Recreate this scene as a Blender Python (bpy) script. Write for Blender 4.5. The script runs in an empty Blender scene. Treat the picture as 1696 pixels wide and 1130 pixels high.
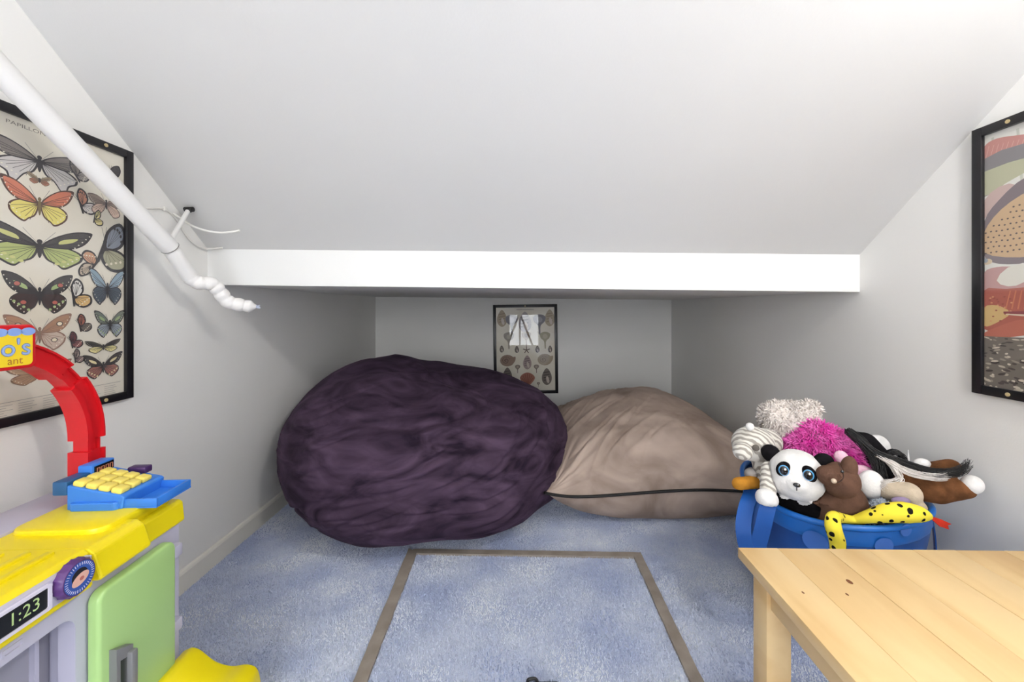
import bpy, bmesh, math, random
import numpy as np
from mathutils import Vector, Matrix, Euler, noise
from mathutils.geometry import tessellate_polygon

random.seed(7); np.random.seed(7)
SC = bpy.context.scene
COL = SC.collection
PI = math.pi
F, CX, CY, EYE = 680.0, 858.0, 508.0, 1.0        # focal length / principal point of the photograph in pixels, eye height

# ------------------------------------------------------------------ camera
cd = bpy.data.cameras.new('camera'); cam = bpy.data.objects.new('camera', cd); COL.objects.link(cam)
cam.location = (0, 0, EYE); cam.rotation_euler = (PI/2, 0, 0)
cd.sensor_width = 36; cd.lens = F/1696*36
cd.shift_x = -(CX-848)/1696; cd.shift_y = -(565-CY)/1696
cd.clip_start = 0.01
SC.camera = cam

# ------------------------------------------------------------------ world, exposure
w = bpy.data.worlds.new('world'); SC.world = w; w.use_nodes = True
w.node_tree.nodes['Background'].inputs[0].default_value = (0.8, 0.88, 1, 1)
w.node_tree.nodes['Background'].inputs[1].default_value = 0.3
vs = SC.view_settings
vs.view_transform = 'Standard'; vs.look = 'None'; vs.gamma = 1; vs.use_curve_mapping = False
vs.exposure = 0.32
LAMP = 250.0          # emission strength of the wall lamp globe
DAY = 8.0           # emission strength of the window behind the camera

def P(px, py, d):
    return Vector(((px-CX)*d/F, d, EYE-(py-CY)*d/F))

UPPER_FILL = 9.0          # emission of the unseen upper rear pane, added to brighten the alcove
REAR_FILL = 8.0          # emission strength of the unseen rear lamp, added as fill light

# ------------------------------------------------------------------ materials
def srgb(r, g, b):
    def f(c):
        c /= 255.0
        return c/12.92 if c <= 0.04045 else ((c+0.055)/1.055)**2.4
    return (f(r), f(g), f(b), 1)

MATS = {}
def mat(name, col, rough=0.6, col2=None, scale=8, bump=0.0, bscale=60, sheen=0, emit=0, spec=0.5, dist=0.0, detail=4, stretch=None, lo=0.35, hi=0.65, coat=0, trans=0):
    if name in MATS: return MATS[name]
    m = bpy.data.materials.new(name); m.use_nodes = True
    nt = m.node_tree; b = nt.nodes['Principled BSDF']
    b.inputs['Base Color'].default_value = col
    b.inputs['Roughness'].default_value = rough
    b.inputs['Specular IOR Level'].default_value = spec
    if sheen:
        b.inputs['Sheen Weight'].default_value = sheen; b.inputs['Sheen Roughness'].default_value = 0.4
        b.inputs['Sheen Tint'].default_value = col2 or col
    if coat: b.inputs['Coat Weight'].default_value = coat; b.inputs['Coat Roughness'].default_value = 0.08
    if trans: b.inputs['Transmission Weight'].default_value = trans
    if emit:
        b.inputs['Emission Color'].default_value = col; b.inputs['Emission Strength'].default_value = emit
    tc = None
    if col2 or bump:
        tc = nt.nodes.new('ShaderNodeTexCoord')
        mp = nt.nodes.new('ShaderNodeMapping'); nt.links.new(tc.outputs['Object'], mp.inputs['Vector'])
        if stretch: mp.inputs['Scale'].default_value = stretch
    if col2:
        n = nt.nodes.new('ShaderNodeTexNoise'); n.inputs['Scale'].default_value = scale; n.inputs['Detail'].default_value = detail
        n.inputs['Distortion'].default_value = dist
        nt.links.new(mp.outputs[0], n.inputs['Vector'])
        r = nt.nodes.new('ShaderNodeValToRGB')
        r.color_ramp.elements[0].position = lo; r.color_ramp.elements[0].color = col
        r.color_ramp.elements[1].position = hi; r.color_ramp.elements[1].color = col2
        nt.links.new(n.outputs['Fac'], r.inputs[0]); nt.links.new(r.outputs[0], b.inputs['Base Color'])
    if bump:
        n2 = nt.nodes.new('ShaderNodeTexNoise'); n2.inputs['Scale'].default_value = bscale; n2.inputs['Detail'].default_value = 3
        nt.links.new(mp.outputs[0], n2.inputs['Vector'])
        bp = nt.nodes.new('ShaderNodeBump'); bp.inputs['Strength'].default_value = bump; bp.inputs['Distance'].default_value = 0.002
        nt.links.new(n2.outputs['Fac'], bp.inputs['Height']); nt.links.new(bp.outputs[0], b.inputs['Normal'])
    MATS[name] = m
    return m

def flat(r, g, b, rough=0.55):
    g0 = 0.3*r+0.59*g+0.11*b; r, g, b = (int(round((c*0.80+g0*0.20)*0.88+26)) for c in (r, g, b))
    return mat('ink_%d_%d_%d' % (r, g, b), srgb(r, g, b), rough, spec=0.2)

M_WALL = mat('wall_paint', srgb(238, 237, 234), 0.75, bump=0.12, bscale=220, spec=0.3)
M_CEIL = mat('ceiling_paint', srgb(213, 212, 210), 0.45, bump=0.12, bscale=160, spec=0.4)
M_TRIM = mat('trim_paint', srgb(234, 231, 222), 0.4, spec=0.5)
M_HEAD = mat('header_paint', srgb(231, 231, 229), 0.5, bump=0.05, bscale=90)
M_CARPET = mat('carpet', srgb(176, 187, 216), 1.0, srgb(212, 219, 236), 3.2, spec=0.05, detail=10, lo=0.36, hi=0.66, bump=0.5, bscale=380)
M_PILE = mat('carpet_pile', srgb(184, 195, 224), 0.95, srgb(234, 238, 246), 5.0, spec=0.05, detail=14, lo=0.36, hi=0.64)
M_TAPE = mat('tape', srgb(140, 130, 120), 0.55, srgb(163, 153, 143), 14)
M_BLACK = mat('black_frame', srgb(22, 21, 25), 0.35)
M_PAPER = mat('poster_paper', srgb(232, 227, 214), 0.6, srgb(224, 217, 200), 5)
M_PIPE = mat('white_pipe', srgb(236, 235, 233), 0.4)
M_CORD = mat('white_cord', srgb(232, 230, 225), 0.45)
M_YEL = mat('yellow_plastic', srgb(246, 224, 18), 0.32)
M_LAV = mat('lavender_plastic', srgb(200, 198, 216), 0.4)
M_LAVD = mat('grey_plastic', srgb(160, 159, 172), 0.45)
M_GREEN = mat('green_plastic', srgb(178, 217, 140), 0.28)
M_GREY = mat('handle_grey', srgb(128, 128, 130), 0.35)
M_RED = mat('red_plastic', srgb(214, 26, 36), 0.3)
M_BLUE = mat('blue_plastic', srgb(58, 130, 224), 0.35)
M_TEAL = mat('teal_plastic', srgb(38, 92, 142), 0.35)
M_KEY = mat('key_yellow', srgb(246, 226, 110), 0.4)
M_PURP = mat('purple_plastic', srgb(92, 56, 128), 0.35)
M_LCD = mat('display_black', srgb(14, 16, 18), 0.2)
M_WOOD = None

def glass_mat():
    m = bpy.data.materials.new('acrylic_pane'); m.use_nodes = True
    nt = m.node_tree; nt.nodes.clear()
    o = nt.nodes.new('ShaderNodeOutputMaterial'); mx = nt.nodes.new('ShaderNodeMixShader')
    t = nt.nodes.new('ShaderNodeBsdfTransparent'); g = nt.nodes.new('ShaderNodeBsdfGlossy'); g.inputs['Roughness'].default_value = 0.02
    fr = nt.nodes.new('ShaderNodeFresnel'); fr.inputs['IOR'].default_value = 1.5
    ge = nt.nodes.new('ShaderNodeNewGeometry'); mr = nt.nodes.new('ShaderNodeMapRange')     # thin sheet: same reflectance from both sides
    mr.inputs['To Min'].default_value = 1.5; mr.inputs['To Max'].default_value = 1/1.5
    nt.links.new(ge.outputs['Backfacing'], mr.inputs[0]); nt.links.new(mr.outputs[0], fr.inputs['IOR'])
    nt.links.new(fr.outputs[0], mx.inputs[0]); nt.links.new(t.outputs[0], mx.inputs[1]); nt.links.new(g.outputs[0], mx.inputs[2])
    nt.links.new(mx.outputs[0], o.inputs[0])
    return m
M_GLASS = glass_mat()

# ------------------------------------------------------------------ mesh helpers
class MB:
    """collects shapes; build() links them as one mesh object"""
    def __init__(s): s.v = []; s.f = []; s.m = []; s.sm = []
    def add(s, vs_, fs, mi=0, smooth=False):
        o = len(s.v); s.v += [tuple(v) for v in vs_]
        for f in fs: s.f.append(tuple(i+o for i in f)); s.m.append(mi); s.sm.append(smooth)
        return s
    def bm(s, b, mi=0, smooth=False, M=None):
        if M is not None: bmesh.ops.transform(b, matrix=M, verts=b.verts)
        b.verts.index_update()
        s.add([v.co for v in b.verts], [[v.index for v in f.verts] for f in b.faces], mi, smooth); b.free(); return s
    def box(s, lo, hi, bev=0.0, mi=0, M=None, seg=2, smooth=None):
        b = bmesh.new(); bmesh.ops.create_cube(b, size=1)
        lo = Vector(lo); hi = Vector(hi)
        for v in b.verts:
            v.co = Vector((lo[i]+(v.co[i]+0.5)*(hi[i]-lo[i]) for i in range(3)))
        if bev: bmesh.ops.bevel(b, geom=b.edges[:], offset=bev, segments=seg, profile=0.5, affect='EDGES')
        return s.bm(b, mi, bool(bev) if smooth is None else smooth, M)
    def prism(s, pts, axis, a, c, bev=0.0, mi=0, smooth=False, M=None, seg=2):
        """polygon of 2-D points extruded along axis from a to c; the two other axes take the points in order"""
        b = bmesh.new()
        def mk(p, h):
            q = list(p); q.insert(axis, h); return b.verts.new(q)
        A = [mk(p, a) for p in pts]; C = [mk(p, c) for p in pts]; n = len(pts)
        b.faces.new(A); b.faces.new(C[::-1])
        for i in range(n): b.faces.new((A[i], C[i], C[(i+1) % n], A[(i+1) % n]))
        bmesh.ops.recalc_face_normals(b, faces=b.faces[:])
        if bev:
            ed = [e for e in b.edges if e.calc_face_angle(0) > 0.5]
            bmesh.ops.bevel(b, geom=ed, offset=bev, segments=seg, profile=0.5, affect='EDGES', clamp_overlap=True)
        return s.bm(b, mi, smooth, M)
    def tube(s, pts, r, n=10, mi=0, cap=True, flat_=1.0):
        pts = [Vector(p) for p in pts]
        rs = r if isinstance(r, (list, tuple)) else [r]*len(pts)
        vs_, fs = [], []; up = None
        for i, p in enumerate(pts):
            t = (pts[min(i+1, len(pts)-1)]-pts[max(i-1, 0)]).normalized()
            if up is None:
                up = t.orthogonal().normalized()
            up = (up-t*up.dot(t)).normalized(); sd = t.cross(up)
            for k in range(n):
                a = 2*PI*k/n
                vs_.append(p+(up*math.cos(a)*flat_+sd*math.sin(a))*rs[i])
        for i in range(len(pts)-1):
            for k in range(n):
                fs.append((i*n+k, i*n+(k+1) % n, (i+1)*n+(k+1) % n, (i+1)*n+k))
        if cap:
            fs.append(tuple(range(n))[::-1]); fs.append(tuple((len(pts)-1)*n+k for k in range(n)))
        return s.add(vs_, fs, mi, True)
    def ribbon(s, pts, wvecs, th, mi=0):
        """flat strap through pts; wvecs half-width vectors"""
        vs_, fs = [], []
        n = len(pts)
        for i in range(n):
            t = (Vector(pts[min(i+1, n-1)])-Vector(pts[max(i-1, 0)])).normalized()
            wv = Vector(wvecs[i]); nn = t.cross(wv).normalized()*th/2
            p = Vector(pts[i])
            vs_ += [p-wv-nn, p+wv-nn, p+wv+nn, p-wv+nn]
        for i in range(n-1):
            for k in range(4):
                fs.append((i*4+k, i*4+(k+1) % 4, i*4+4+(k+1) % 4, i*4+4+k))
        fs.append((0, 1, 2, 3)); fs.append(tuple(4*(n-1)+k for k in range(4)))
        return s.add(vs_, fs, mi, True)
    def ell(s, c, r, rot=(0, 0, 0), mi=0, u=20, v=12):
        b = bmesh.new(); bmesh.ops.create_uvsphere(b, u_segments=u, v_segments=v, radius=1)
        M = Matrix.Translation(Vector(c)) @ Euler(rot).to_matrix().to_4x4() @ Matrix.Diagonal((*(r if hasattr(r, '__len__') else (r, r, r)), 1))
        return s.bm(b, mi, True, M)
    def cyl(s, p0, p1, r0, r1=None, n=20, mi=0, smooth=True):
        r1 = r0 if r1 is None else r1
        return s.tube([p0, p1], [r0, r1], n, mi)
    def lathe(s, prof, c=(0, 0, 0), n=40, mi=0, closed=False):
        vs_, fs = [], []; m = len(prof)
        for r, z in prof:
            for k in range(n):
                a = 2*PI*k/n; vs_.append((c[0]+r*math.cos(a), c[1]+r*math.sin(a), c[2]+z))
        for i in range(m-1 if not closed else m):
            j = (i+1) % m
            for k in range(n): fs.append((i*n+k, i*n+(k+1) % n, j*n+(k+1) % n, j*n+k))
        return s.add(vs_, fs, mi, True)
    def mesh(s, name, mats):
        me = bpy.data.meshes.new(name); me.from_pydata(s.v, [], s.f)
        for m in (mats if isinstance(mats, (list, tuple)) else [mats]): me.materials.append(m)
        me.polygons.foreach_set('material_index', s.m); me.polygons.foreach_set('use_smooth', s.sm)
        b = bmesh.new(); b.from_mesh(me); bmesh.ops.recalc_face_normals(b, faces=b.faces[:]); b.to_mesh(me); b.free()
        return me
    def build(s, name, mats, parent=None, autosmooth=True):
        me = s.mesh(name, mats)
        if autosmooth and any(s.sm):
            me.set_sharp_from_angle(angle=math.radians(40))
        return link(name, me, parent)

def link(name, me, parent=None, label=None):
    o = bpy.data.objects.new(name, me); COL.objects.link(o)
    if parent is not None: o.parent = parent
    if label: o['label'] = label
    return o
def tag(o, label=None, cat=None, group=None, kind=None):
    if label: o['label'] = label
    if cat: o['category'] = cat
    if group: o['group'] = group
    if kind: o['kind'] = kind
    return o
def thing(name, label, cat, loc=(0, 0, 0), rotz=0, group=None):
    o = bpy.data.objects.new(name, None); COL.objects.link(o); o.empty_display_size = 0.05
    o.location = loc; o.rotation_euler = (0, 0, rotz)
    return tag(o, label, cat, group)
def struct(name, mb, m, parent=None, label=None):
    o = mb.build(name, m, parent)
    if parent is None: o['kind'] = 'structure'
    if label: o['label'] = label
    return o
def smooth_closed(pts, n=6):
    out = []; m = len(pts)
    for i in range(m):
        p0, p1, p2, p3 = (Vector(pts[(i+k-1) % m]) for k in range(4))
        for k in range(n):
            t = k/n
            out.append(0.5*((2*p1)+(-p0+p2)*t+(2*p0-5*p1+4*p2-p3)*t*t+(-p0+3*p1-3*p2+p3)*t**3))
    return out
def smooth_open(pts, n=6):
    pts = [Vector(p) for p in pts]; out = []
    for i in range(len(pts)-1):
        p0 = pts[max(i-1, 0)]; p1 = pts[i]; p2 = pts[i+1]; p3 = pts[min(i+2, len(pts)-1)]
        for k in range(n):
            t = k/n
            out.append(0.5*((2*p1)+(-p0+p2)*t+(2*p0-5*p1+4*p2-p3)*t*t+(-p0+3*p1-3*p2+p3)*t**3))
    out.append(pts[-1]); return out
def sstep(a, b, x):
    t = min(max((x-a)/(b-a), 0), 1); return t*t*(3-2*t)

def blob(name, items, mats, parent, voxel=0.005, smooth=6, matfn=None, disp=0.0, dscale=40):
    """union of ellipsoids ('e', c, r, rot) and tapered limbs ('c', p0, p1, r0, r1) grown into one continuous skin"""
    mb = MB()
    for it in items:
        if it[0] == 'e': mb.ell(it[1], it[2], it[3] if len(it) > 3 else (0, 0, 0), u=24, v=16)
        else:
            p0, p1 = Vector(it[1]), Vector(it[2])
            n = 5
            for k in range(n+1):
                t = k/n; mb.ell(p0.lerp(p1, t), it[3]+(it[4]-it[3])*t, u=16, v=10)
            mb.tube([p0, p1], [it[3]*0.98, it[4]*0.98], 16)
    me = mb.mesh('tmp', [])
    o = bpy.data.objects.new('tmp', me); COL.objects.link(o)
    r = o.modifiers.new('r', 'REMESH'); r.mode = 'VOXEL'; r.voxel_size = voxel
    s_ = o.modifiers.new('s', 'SMOOTH'); s_.iterations = smooth; s_.factor = 0.5
    dg = bpy.context.evaluated_depsgraph_get()
    out = bpy.data.meshes.new_from_object(o.evaluated_get(dg))
    bpy.data.objects.remove(o); bpy.data.meshes.remove(me)
    out.name = name
    if disp:
        nn = [v.normal.copy() for v in out.vertices]
        for v, q in zip(out.vertices, nn):
            v.co += q*disp*noise.noise(v.co*dscale)
    out.materials.clear()
    ml = mats if isinstance(mats, (list, tuple)) else [mats]
    for m in ml: out.materials.append(m)
    for p in out.polygons:
        p.use_smooth = True
        p.material_index = matfn(p.center, p.normal) if matfn else 0
    return link(name, out, parent)

def fur(name, src, n, length, width, m, parent, curl=0.6, keep=None, lie=None):
    """n thin curved hairs rooted on the mesh of src"""
    me = src.data; me.calc_loop_triangles()
    tri = np.array([t.vertices[:] for t in me.loop_triangles]); co = np.array([v.co[:] for v in me.vertices])
    a, b, c = co[tri[:, 0]], co[tri[:, 1]], co[tri[:, 2]]
    nr = np.cross(b-a, c-a); ar = np.linalg.norm(nr, axis=1); nr /= ar[:, None]+1e-12
    if keep is not None:
        ok = np.array([keep(Vector(x)) for x in (a+b+c)/3]); ar = ar*ok
    idx = np.random.choice(len(tri), n, p=ar/ar.sum())
    u = np.random.rand(n, 1); v = np.random.rand(n, 1); fl = (u+v) > 1
    u = np.where(fl, 1-u, u); v = np.where(fl, 1-v, v)
    root = a[idx]*(1-u-v)+b[idx]*u+c[idx]*v; nn = nr[idx]
    rd = np.random.randn(n, 3); 
    L = length*(0.6+0.7*np.random.rand(n, 1))
    d1 = nn+rd*0.35*curl; d1 /= np.linalg.norm(d1, axis=1)[:, None]
    d2 = d1+np.random.randn(n, 3)*0.5*curl+np.array(lie if lie else (0, 0, -0.5*curl)); d2 /= np.linalg.norm(d2, axis=1)[:, None]
    side = np.cross(d1, rd); side /= np.linalg.norm(side, axis=1)[:, None]+1e-9; side *= width
    p1 = root+d1*L*0.5; p2 = p1+d2*L*0.5
    V = np.stack([root-side, root+side, p1-side*0.8, p1+side*0.8, p2], 1).reshape(-1, 3)
    o = np.arange(n)[:, None]*5
    q = np.concatenate([o+0, o+1, o+3, o+0, o+3, o+2, o+2, o+3, o+4], 1).reshape(-1, 3)
    mm = bpy.data.meshes.new(name)
    mm.vertices.add(len(V)); mm.vertices.foreach_set('co', V.ravel().astype(np.float32))
    mm.loops.add(q.size); mm.loops.foreach_set('vertex_index', q.ravel().astype(np.int32))
    mm.polygons.add(len(q)); mm.polygons.foreach_set('loop_start', (np.arange(len(q))*3).astype(np.int32))
    mm.update(); mm.validate(); mm.materials.append(m)
    f = link(name, mm, parent); f['kind'] = 'stuff'
    return f

def text_mesh(txt, size, extrude=0.0):
    c = bpy.data.curves.new('t', 'FONT'); c.body = txt; c.size = size; c.extrude = extrude; c.align_x = 'CENTER'; c.align_y = 'CENTER'
    c.resolution_u = 3
    o = bpy.data.objects.new('t', c); COL.objects.link(o)
    dg = bpy.context.evaluated_depsgraph_get(); me = bpy.data.meshes.new_from_object(o.evaluated_get(dg))
    bpy.data.objects.remove(o); bpy.data.curves.remove(c)
    return me
def text_obj(name, txt, size, M, m, parent, extrude=0.0, sx=1.0, label=None, bold=0.0):
    me = text_mesh(txt, size, extrude); me.transform(M @ Matrix.Diagonal((sx, 1, 1, 1))); me.materials.clear(); me.materials.append(m); me.name = name
    return link(name, me, parent, label)

# ================================================================== THE ROOM
XL, XR, YB, YR = -1.18, 1.27, 3.40, -3.0       # left wall, right wall, alcove back wall, rear wall behind the camera
HL, HR = 1.56, 1.526                            # depth of the header face at its two ends
HBL, HBR, HTL, HTR = 1.0826, 1.0545, 1.220, 1.195
SL, SR = 0.837, 0.785                           # slope of the ceiling at its two sides
FLAT = 2.42

mb = MB(); mb.box((XL-0.1, YR-0.1, -0.08), (XR+0.1, YB+0.1, 0))
floor = struct('floor', mb, M_CARPET, label='blue wall to wall carpet')
# carpet pile, real tufts in front of the bags
def carpet_pile():
    n = 260000
    y = 0.8+np.random.rand(n)*1.5
    x = XL+0.015+np.random.rand(n)*(XR-XL-0.03)
    root = np.stack([x, y, np.zeros(n)], 1)
    d = np.random.randn(n, 3)*0.45; d[:, 2] = 1; d /= np.linalg.norm(d, axis=1)[:, None]
    a = np.random.rand(n)*2*PI; s_ = np.stack([np.cos(a), np.sin(a), np.zeros(n)], 1)*0.0016
    tip = root+d*(0.005+0.0035*np.random.rand(n))[:, None]
    V = np.stack([root-s_, root+s_, tip], 1).reshape(-1, 3); q = np.arange(3*n)
    me = bpy.data.meshes.new('carpet_pile'); me.vertices.add(3*n); me.vertices.foreach_set('co', V.ravel().astype(np.float32))
    me.loops.add(3*n); me.loops.foreach_set('vertex_index', q.astype(np.int32))
    me.polygons.add(n); me.polygons.foreach_set('loop_start', (np.arange(n)*3).astype(np.int32)); me.update()
    me.materials.append(M_PILE)
    o = link('carpet_pile', me, floor); o['kind'] = 'stuff'
carpet_pile()

def side_wall(name, X0, X1, hy, hb, ht, sl):
    prof = [(YR, 0), (YB, 0), (YB, ht), (hy+0.05, ht), (hy, ht)]
    yk = hy-(FLAT-ht)/sl
    prof += [(yk, FLAT), (YR, FLAT)]
    mb = MB(); mb.prism([(p[0], p[1]) for p in prof], 0, X0, X1)
    return struct(name, mb, M_WALL)
# walls carry on up to the sloping ceiling; the alcove part stops at the header top
wl = side_wall('wall_left', XL-0.1, XL, HL+0.0, HBL, HTL, SL)
wr = side_wall('wall_right', XR, XR+0.1, HR+0.0, HBR, HTR, SR)
mb = MB(); mb.box((XL-0.1, YB, 0), (XR+0.1, YB+0.1, 1.2)); struct('wall_back', mb, M_WALL)

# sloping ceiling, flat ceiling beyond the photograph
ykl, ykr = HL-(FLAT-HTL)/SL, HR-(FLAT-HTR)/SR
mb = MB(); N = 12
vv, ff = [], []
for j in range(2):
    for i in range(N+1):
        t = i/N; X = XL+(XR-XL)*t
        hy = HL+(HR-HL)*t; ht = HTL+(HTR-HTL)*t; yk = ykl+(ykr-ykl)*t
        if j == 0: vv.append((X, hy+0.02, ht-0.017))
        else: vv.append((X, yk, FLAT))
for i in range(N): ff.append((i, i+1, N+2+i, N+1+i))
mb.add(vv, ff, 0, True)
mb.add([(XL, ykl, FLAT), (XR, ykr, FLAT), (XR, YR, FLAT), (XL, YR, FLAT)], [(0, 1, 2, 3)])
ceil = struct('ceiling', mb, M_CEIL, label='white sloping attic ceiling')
# alcove ceiling
mb = MB()
z0, z1 = 1.081, 1.055
mb.add([(XL, HL+0.03, HBL+0.004), (XR, HR+0.03, HBR+0.004), (XR, YB, z1), (XL, YB, z0)], [(0, 1, 2, 3)])
struct('ceiling_alcove', mb, M_WALL)
# header beam
mb = MB(); b = bmesh.new()
pts = [(XL, HL, HBL), (XR, HR, HBR), (XR, HR, HTR), (XL, HL, HTL), (XL, HL+0.04, HBL), (XR, HR+0.04, HBR), (XR, HR+0.04, HTR-0.02), (XL, HL+0.04, HTL-0.02)]
V = [b.verts.new(p) for p in pts]
for f in ((0, 1, 2, 3), (4, 7, 6, 5), (0, 4, 5, 1), (3, 2, 6, 7), (0, 3, 7, 4), (1, 5, 6, 2)): b.faces.new([V[i] for i in f])
bmesh.ops.bevel(b, geom=[e for e in b.edges if abs(e.verts[0].co.x-e.verts[1].co.x) > 1], offset=0.0015, segments=2, affect='EDGES')
mb.bm(b); struct('trim_1', mb, M_HEAD, label='white header board across the alcove opening')

def baseboard(name, a, c, axis):
    prof = [(0, 0), (0.013, 0), (0.013, 0.066), (0.010, 0.074), (0.004, 0.078), (0, 0.078)]
    mb = MB()
    if axis == 'L': mb.prism([(XL+p[0], p[1]) for p in prof], 1, a, c)
    elif axis == 'R': mb.prism([(XR-p[0], p[1]) for p in prof], 1, a, c)
    else: mb.prism([(YB-p[0], p[1]) for p in prof], 0, a, c)
    return struct(name, mb, M_TRIM)
baseboard('baseboard_left', YR, YB, 'L'); baseboard('baseboard_right', YR, YB, 'R'); baseboard('baseboard_back', XL+0.013, XR-0.013, 'B')

# rear wall with a low bright window, far behind the camera
WX0, WX1, WZ0, WZ1 = -0.22, 0.50, 0.06, 0.82
mb = MB()
UX0, UX1, UZ0, UZ1 = -0.95, 0.95, 1.10, 2.10
mb.box((XL-0.1, YR-0.1, 0), (WX0, YR, 1.0)); mb.box((WX1, YR-0.1, 0), (XR+0.1, YR, 1.0))
mb.box((WX0, YR-0.1, 0), (WX1, YR, WZ0)); mb.box((WX0, YR-0.1, WZ1), (WX1, YR, 1.0))
mb.box((XL-0.1, YR-0.1, 1.0), (XR+0.1, YR, UZ0)); mb.box((XL-0.1, YR-0.1, UZ1), (XR+0.1, YR, FLAT)); mb.box((XL-0.1, YR-0.1, UZ0), (UX0, YR, UZ1)); mb.box((UX1, YR-0.1, UZ0), (XR+0.1, YR, UZ1))
struct('wall_rear', mb, M_WALL)
def window(name, x0, x1, h0, h1, m, bars):
    mb = MB(); mb.box((x0, YR-0.06, h0), (x1, YR-0.05, h1)); win = struct(name, mb, m)
    mb = MB()
    for a0, a1, b0, b1 in [(x0-.06, x0+.02, h0-.06, h1+.06), (x1-.02, x1+.06, h0-.06, h1+.06), (x0+.02, x1-.02, h0-.06, h0+.02), (x0+.02, x1-.02, h1-.02, h1+.06)]+[(q-.018, q+.018, h0+.02, h1-.02) for q in bars]:
        mb.box((a0, YR-0.04, b0), (a1, YR+0.015, b1), 0.003)
    mb.build('window_frame', M_TRIM, win)
window('window_1', WX0, WX1, WZ0, WZ1, mat('daylit_pane', (0.93, 0.96, 1, 1), 0.3, emit=DAY), [])
window('fill_window', UX0, UX1, UZ0, UZ1, mat('fill_pane', (0.97, 0.98, 1, 1), 0.3, emit=UPPER_FILL), [-0.32, 0.32])  # added opening with a glowing pane, unseen; fills the alcove from behind

# ================================================================== LAMP on the right wall, beside the camera
LP = Vector((0.95, 0.20, 1.95))
t = thing('wall_lamp', 'white globe lamp on a bracket fixed to right wall', 'lamp', (XR, LP.y, LP.z))
mb = MB(); mb.cyl((0, 0, 0), (-0.02, 0, 0), 0.06, n=28); mb.build('wall_plate', M_PIPE, t)
mb = MB(); mb.tube(smooth_open([(-0.02, 0, 0), (-0.12, 0, -0.05), (-0.25, 0, -0.08), (LP.x-XR, 0, -0.05)], 5), 0.009); mb.build('arm', M_PIPE, t)
mb = MB(); mb.ell((LP.x-XR, 0, 0), 0.048, u=32, v=20); mb.build('globe', mat('lamp_globe', (1, 0.97, 0.93, 1), 0.4, emit=LAMP), t)

t = thing('rear_fill_lamp', 'added round fill lamp on the unseen rear ceiling', 'lamp', (0, -1.5, FLAT))  # unseen fixture added to throw frontal fill under the header
mb = MB(); mb.cyl((0, 0, 0), (0, 0, -0.02), 0.19, n=36); mb.build('base', M_PIPE, t)
mb = MB(); mb.lathe([(0.175, -0.02), (0.17, -0.05), (0.13, -0.075), (0.07, -0.088), (0.001, -0.09)], n=36); mb.build('diffuser', mat('fill_diffuser', (1, 0.97, 0.93, 1), 0.4, emit=REAR_FILL), t)

# ================================================================== CAMERA ON TRIPOD (seen as a reflection in the shell print)
t = thing('camera_tripod', 'black camera tripod mirrored in the glass of the shell print', 'tripod', (0.03, -0.13, 0))
MT = mat('tripod_black', srgb(24, 24, 26), 0.5)
for k in range(3):
    a = PI/2+k*2*PI/3+PI
    p1 = Vector((0.40*math.cos(a), 0.40*math.sin(a), 0.012)); p0 = Vector((0.03*math.cos(a), 0.03*math.sin(a), 0.82))
    mb = MB(); mb.tube([p0, p0.lerp(p1, .5)], 0.016); mb.tube([p0.lerp(p1, .5), p1], 0.012); mb.ell(p1, 0.012); mb.build('leg', MT, t)
mb = MB(); mb.cyl((0, 0, 0.55), (0, 0, 0.90), 0.013); mb.cyl((0, 0, 0.80), (0, 0, 0.85), 0.04); mb.build('centre_column', MT, t)
mb = MB(); mb.ell((0, 0, 0.915), 0.03); mb.box((-0.03, -0.03, 0.935), (0.03, 0.03, 0.945), 0.003); mb.tube([(0.02, 0, 0.91), (0.17, -0.05, 0.90)], 0.007); mb.build('head', MT, t)
c = thing('photo_camera', 'black photo camera mounted on the tripod', 'camera', (0.0, -0.13, 0.947))
mb = MB(); mb.box((-0.07, -0.035, 0), (0.07, 0.035, 0.095), 0.012); mb.box((-0.03, -0.03, 0.09), (0.03, 0.03, 0.12), 0.01); mb.build('body', MT, c)
mb = MB(); mb.cyl((0, 0.03, 0.053), (0, 0.10, 0.053), 0.036, 0.040, n=28); mb.build('lens', MT, c)

# ================================================================== TAPE OUTLINE ON THE CARPET
def floor_pt(px, py):
    d = F*EYE/(py-CY); return Vector(((px-CX)*d/F, d, 0))
def strip(name, quad, label, zt, n=24):
    a0, a1, b0, b1 = (floor_pt(*q) for q in quad)     # edge 0 from a0 to b0, edge 1 from a1 to b1
    vs_, fs = [], []
    for i in range(n+1):
        u = i/n; j0 = random.uniform(-.0012, .0012); j1 = random.uniform(-.0012, .0012)
        p, q = a0.lerp(b0, u), a1.lerp(b1, u); d = (q-p).normalized(); p = p+d*j0; q = q+d*j1
        vs_ += [(p.x, p.y, 0.0), (p.x, p.y, zt), (q.x, q.y, zt), (q.x, q.y, 0.0)]
    for i in range(n):
        for k in range(3): fs.append((i*4+k, i*4+k+1, i*4+5+k, i*4+4+k))
    mb = MB(); mb.add(vs_, fs); o = mb.build(name, M_TAPE); 
    return tag(o, label, 'tape', 'tape strips marking a rectangle on the carpet')
strip('tape_strip', [(677, 912), (691, 918), (566, 1180), (590, 1180)], 'taupe tape strip on carpet running out from under the purple bean bag', 0.0095)
strip('tape_strip', [(684, 912.5), (684, 920), (1058, 918.5), (1058, 926)], 'taupe tape strip on carpet crossing in front of both floor cushions', 0.0088)
strip('tape_strip', [(1048, 921), (1061, 919), (1163.5, 1180), (1187, 1180)], 'taupe tape strip on carpet running toward the wooden table leg', 0.0102)
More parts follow.
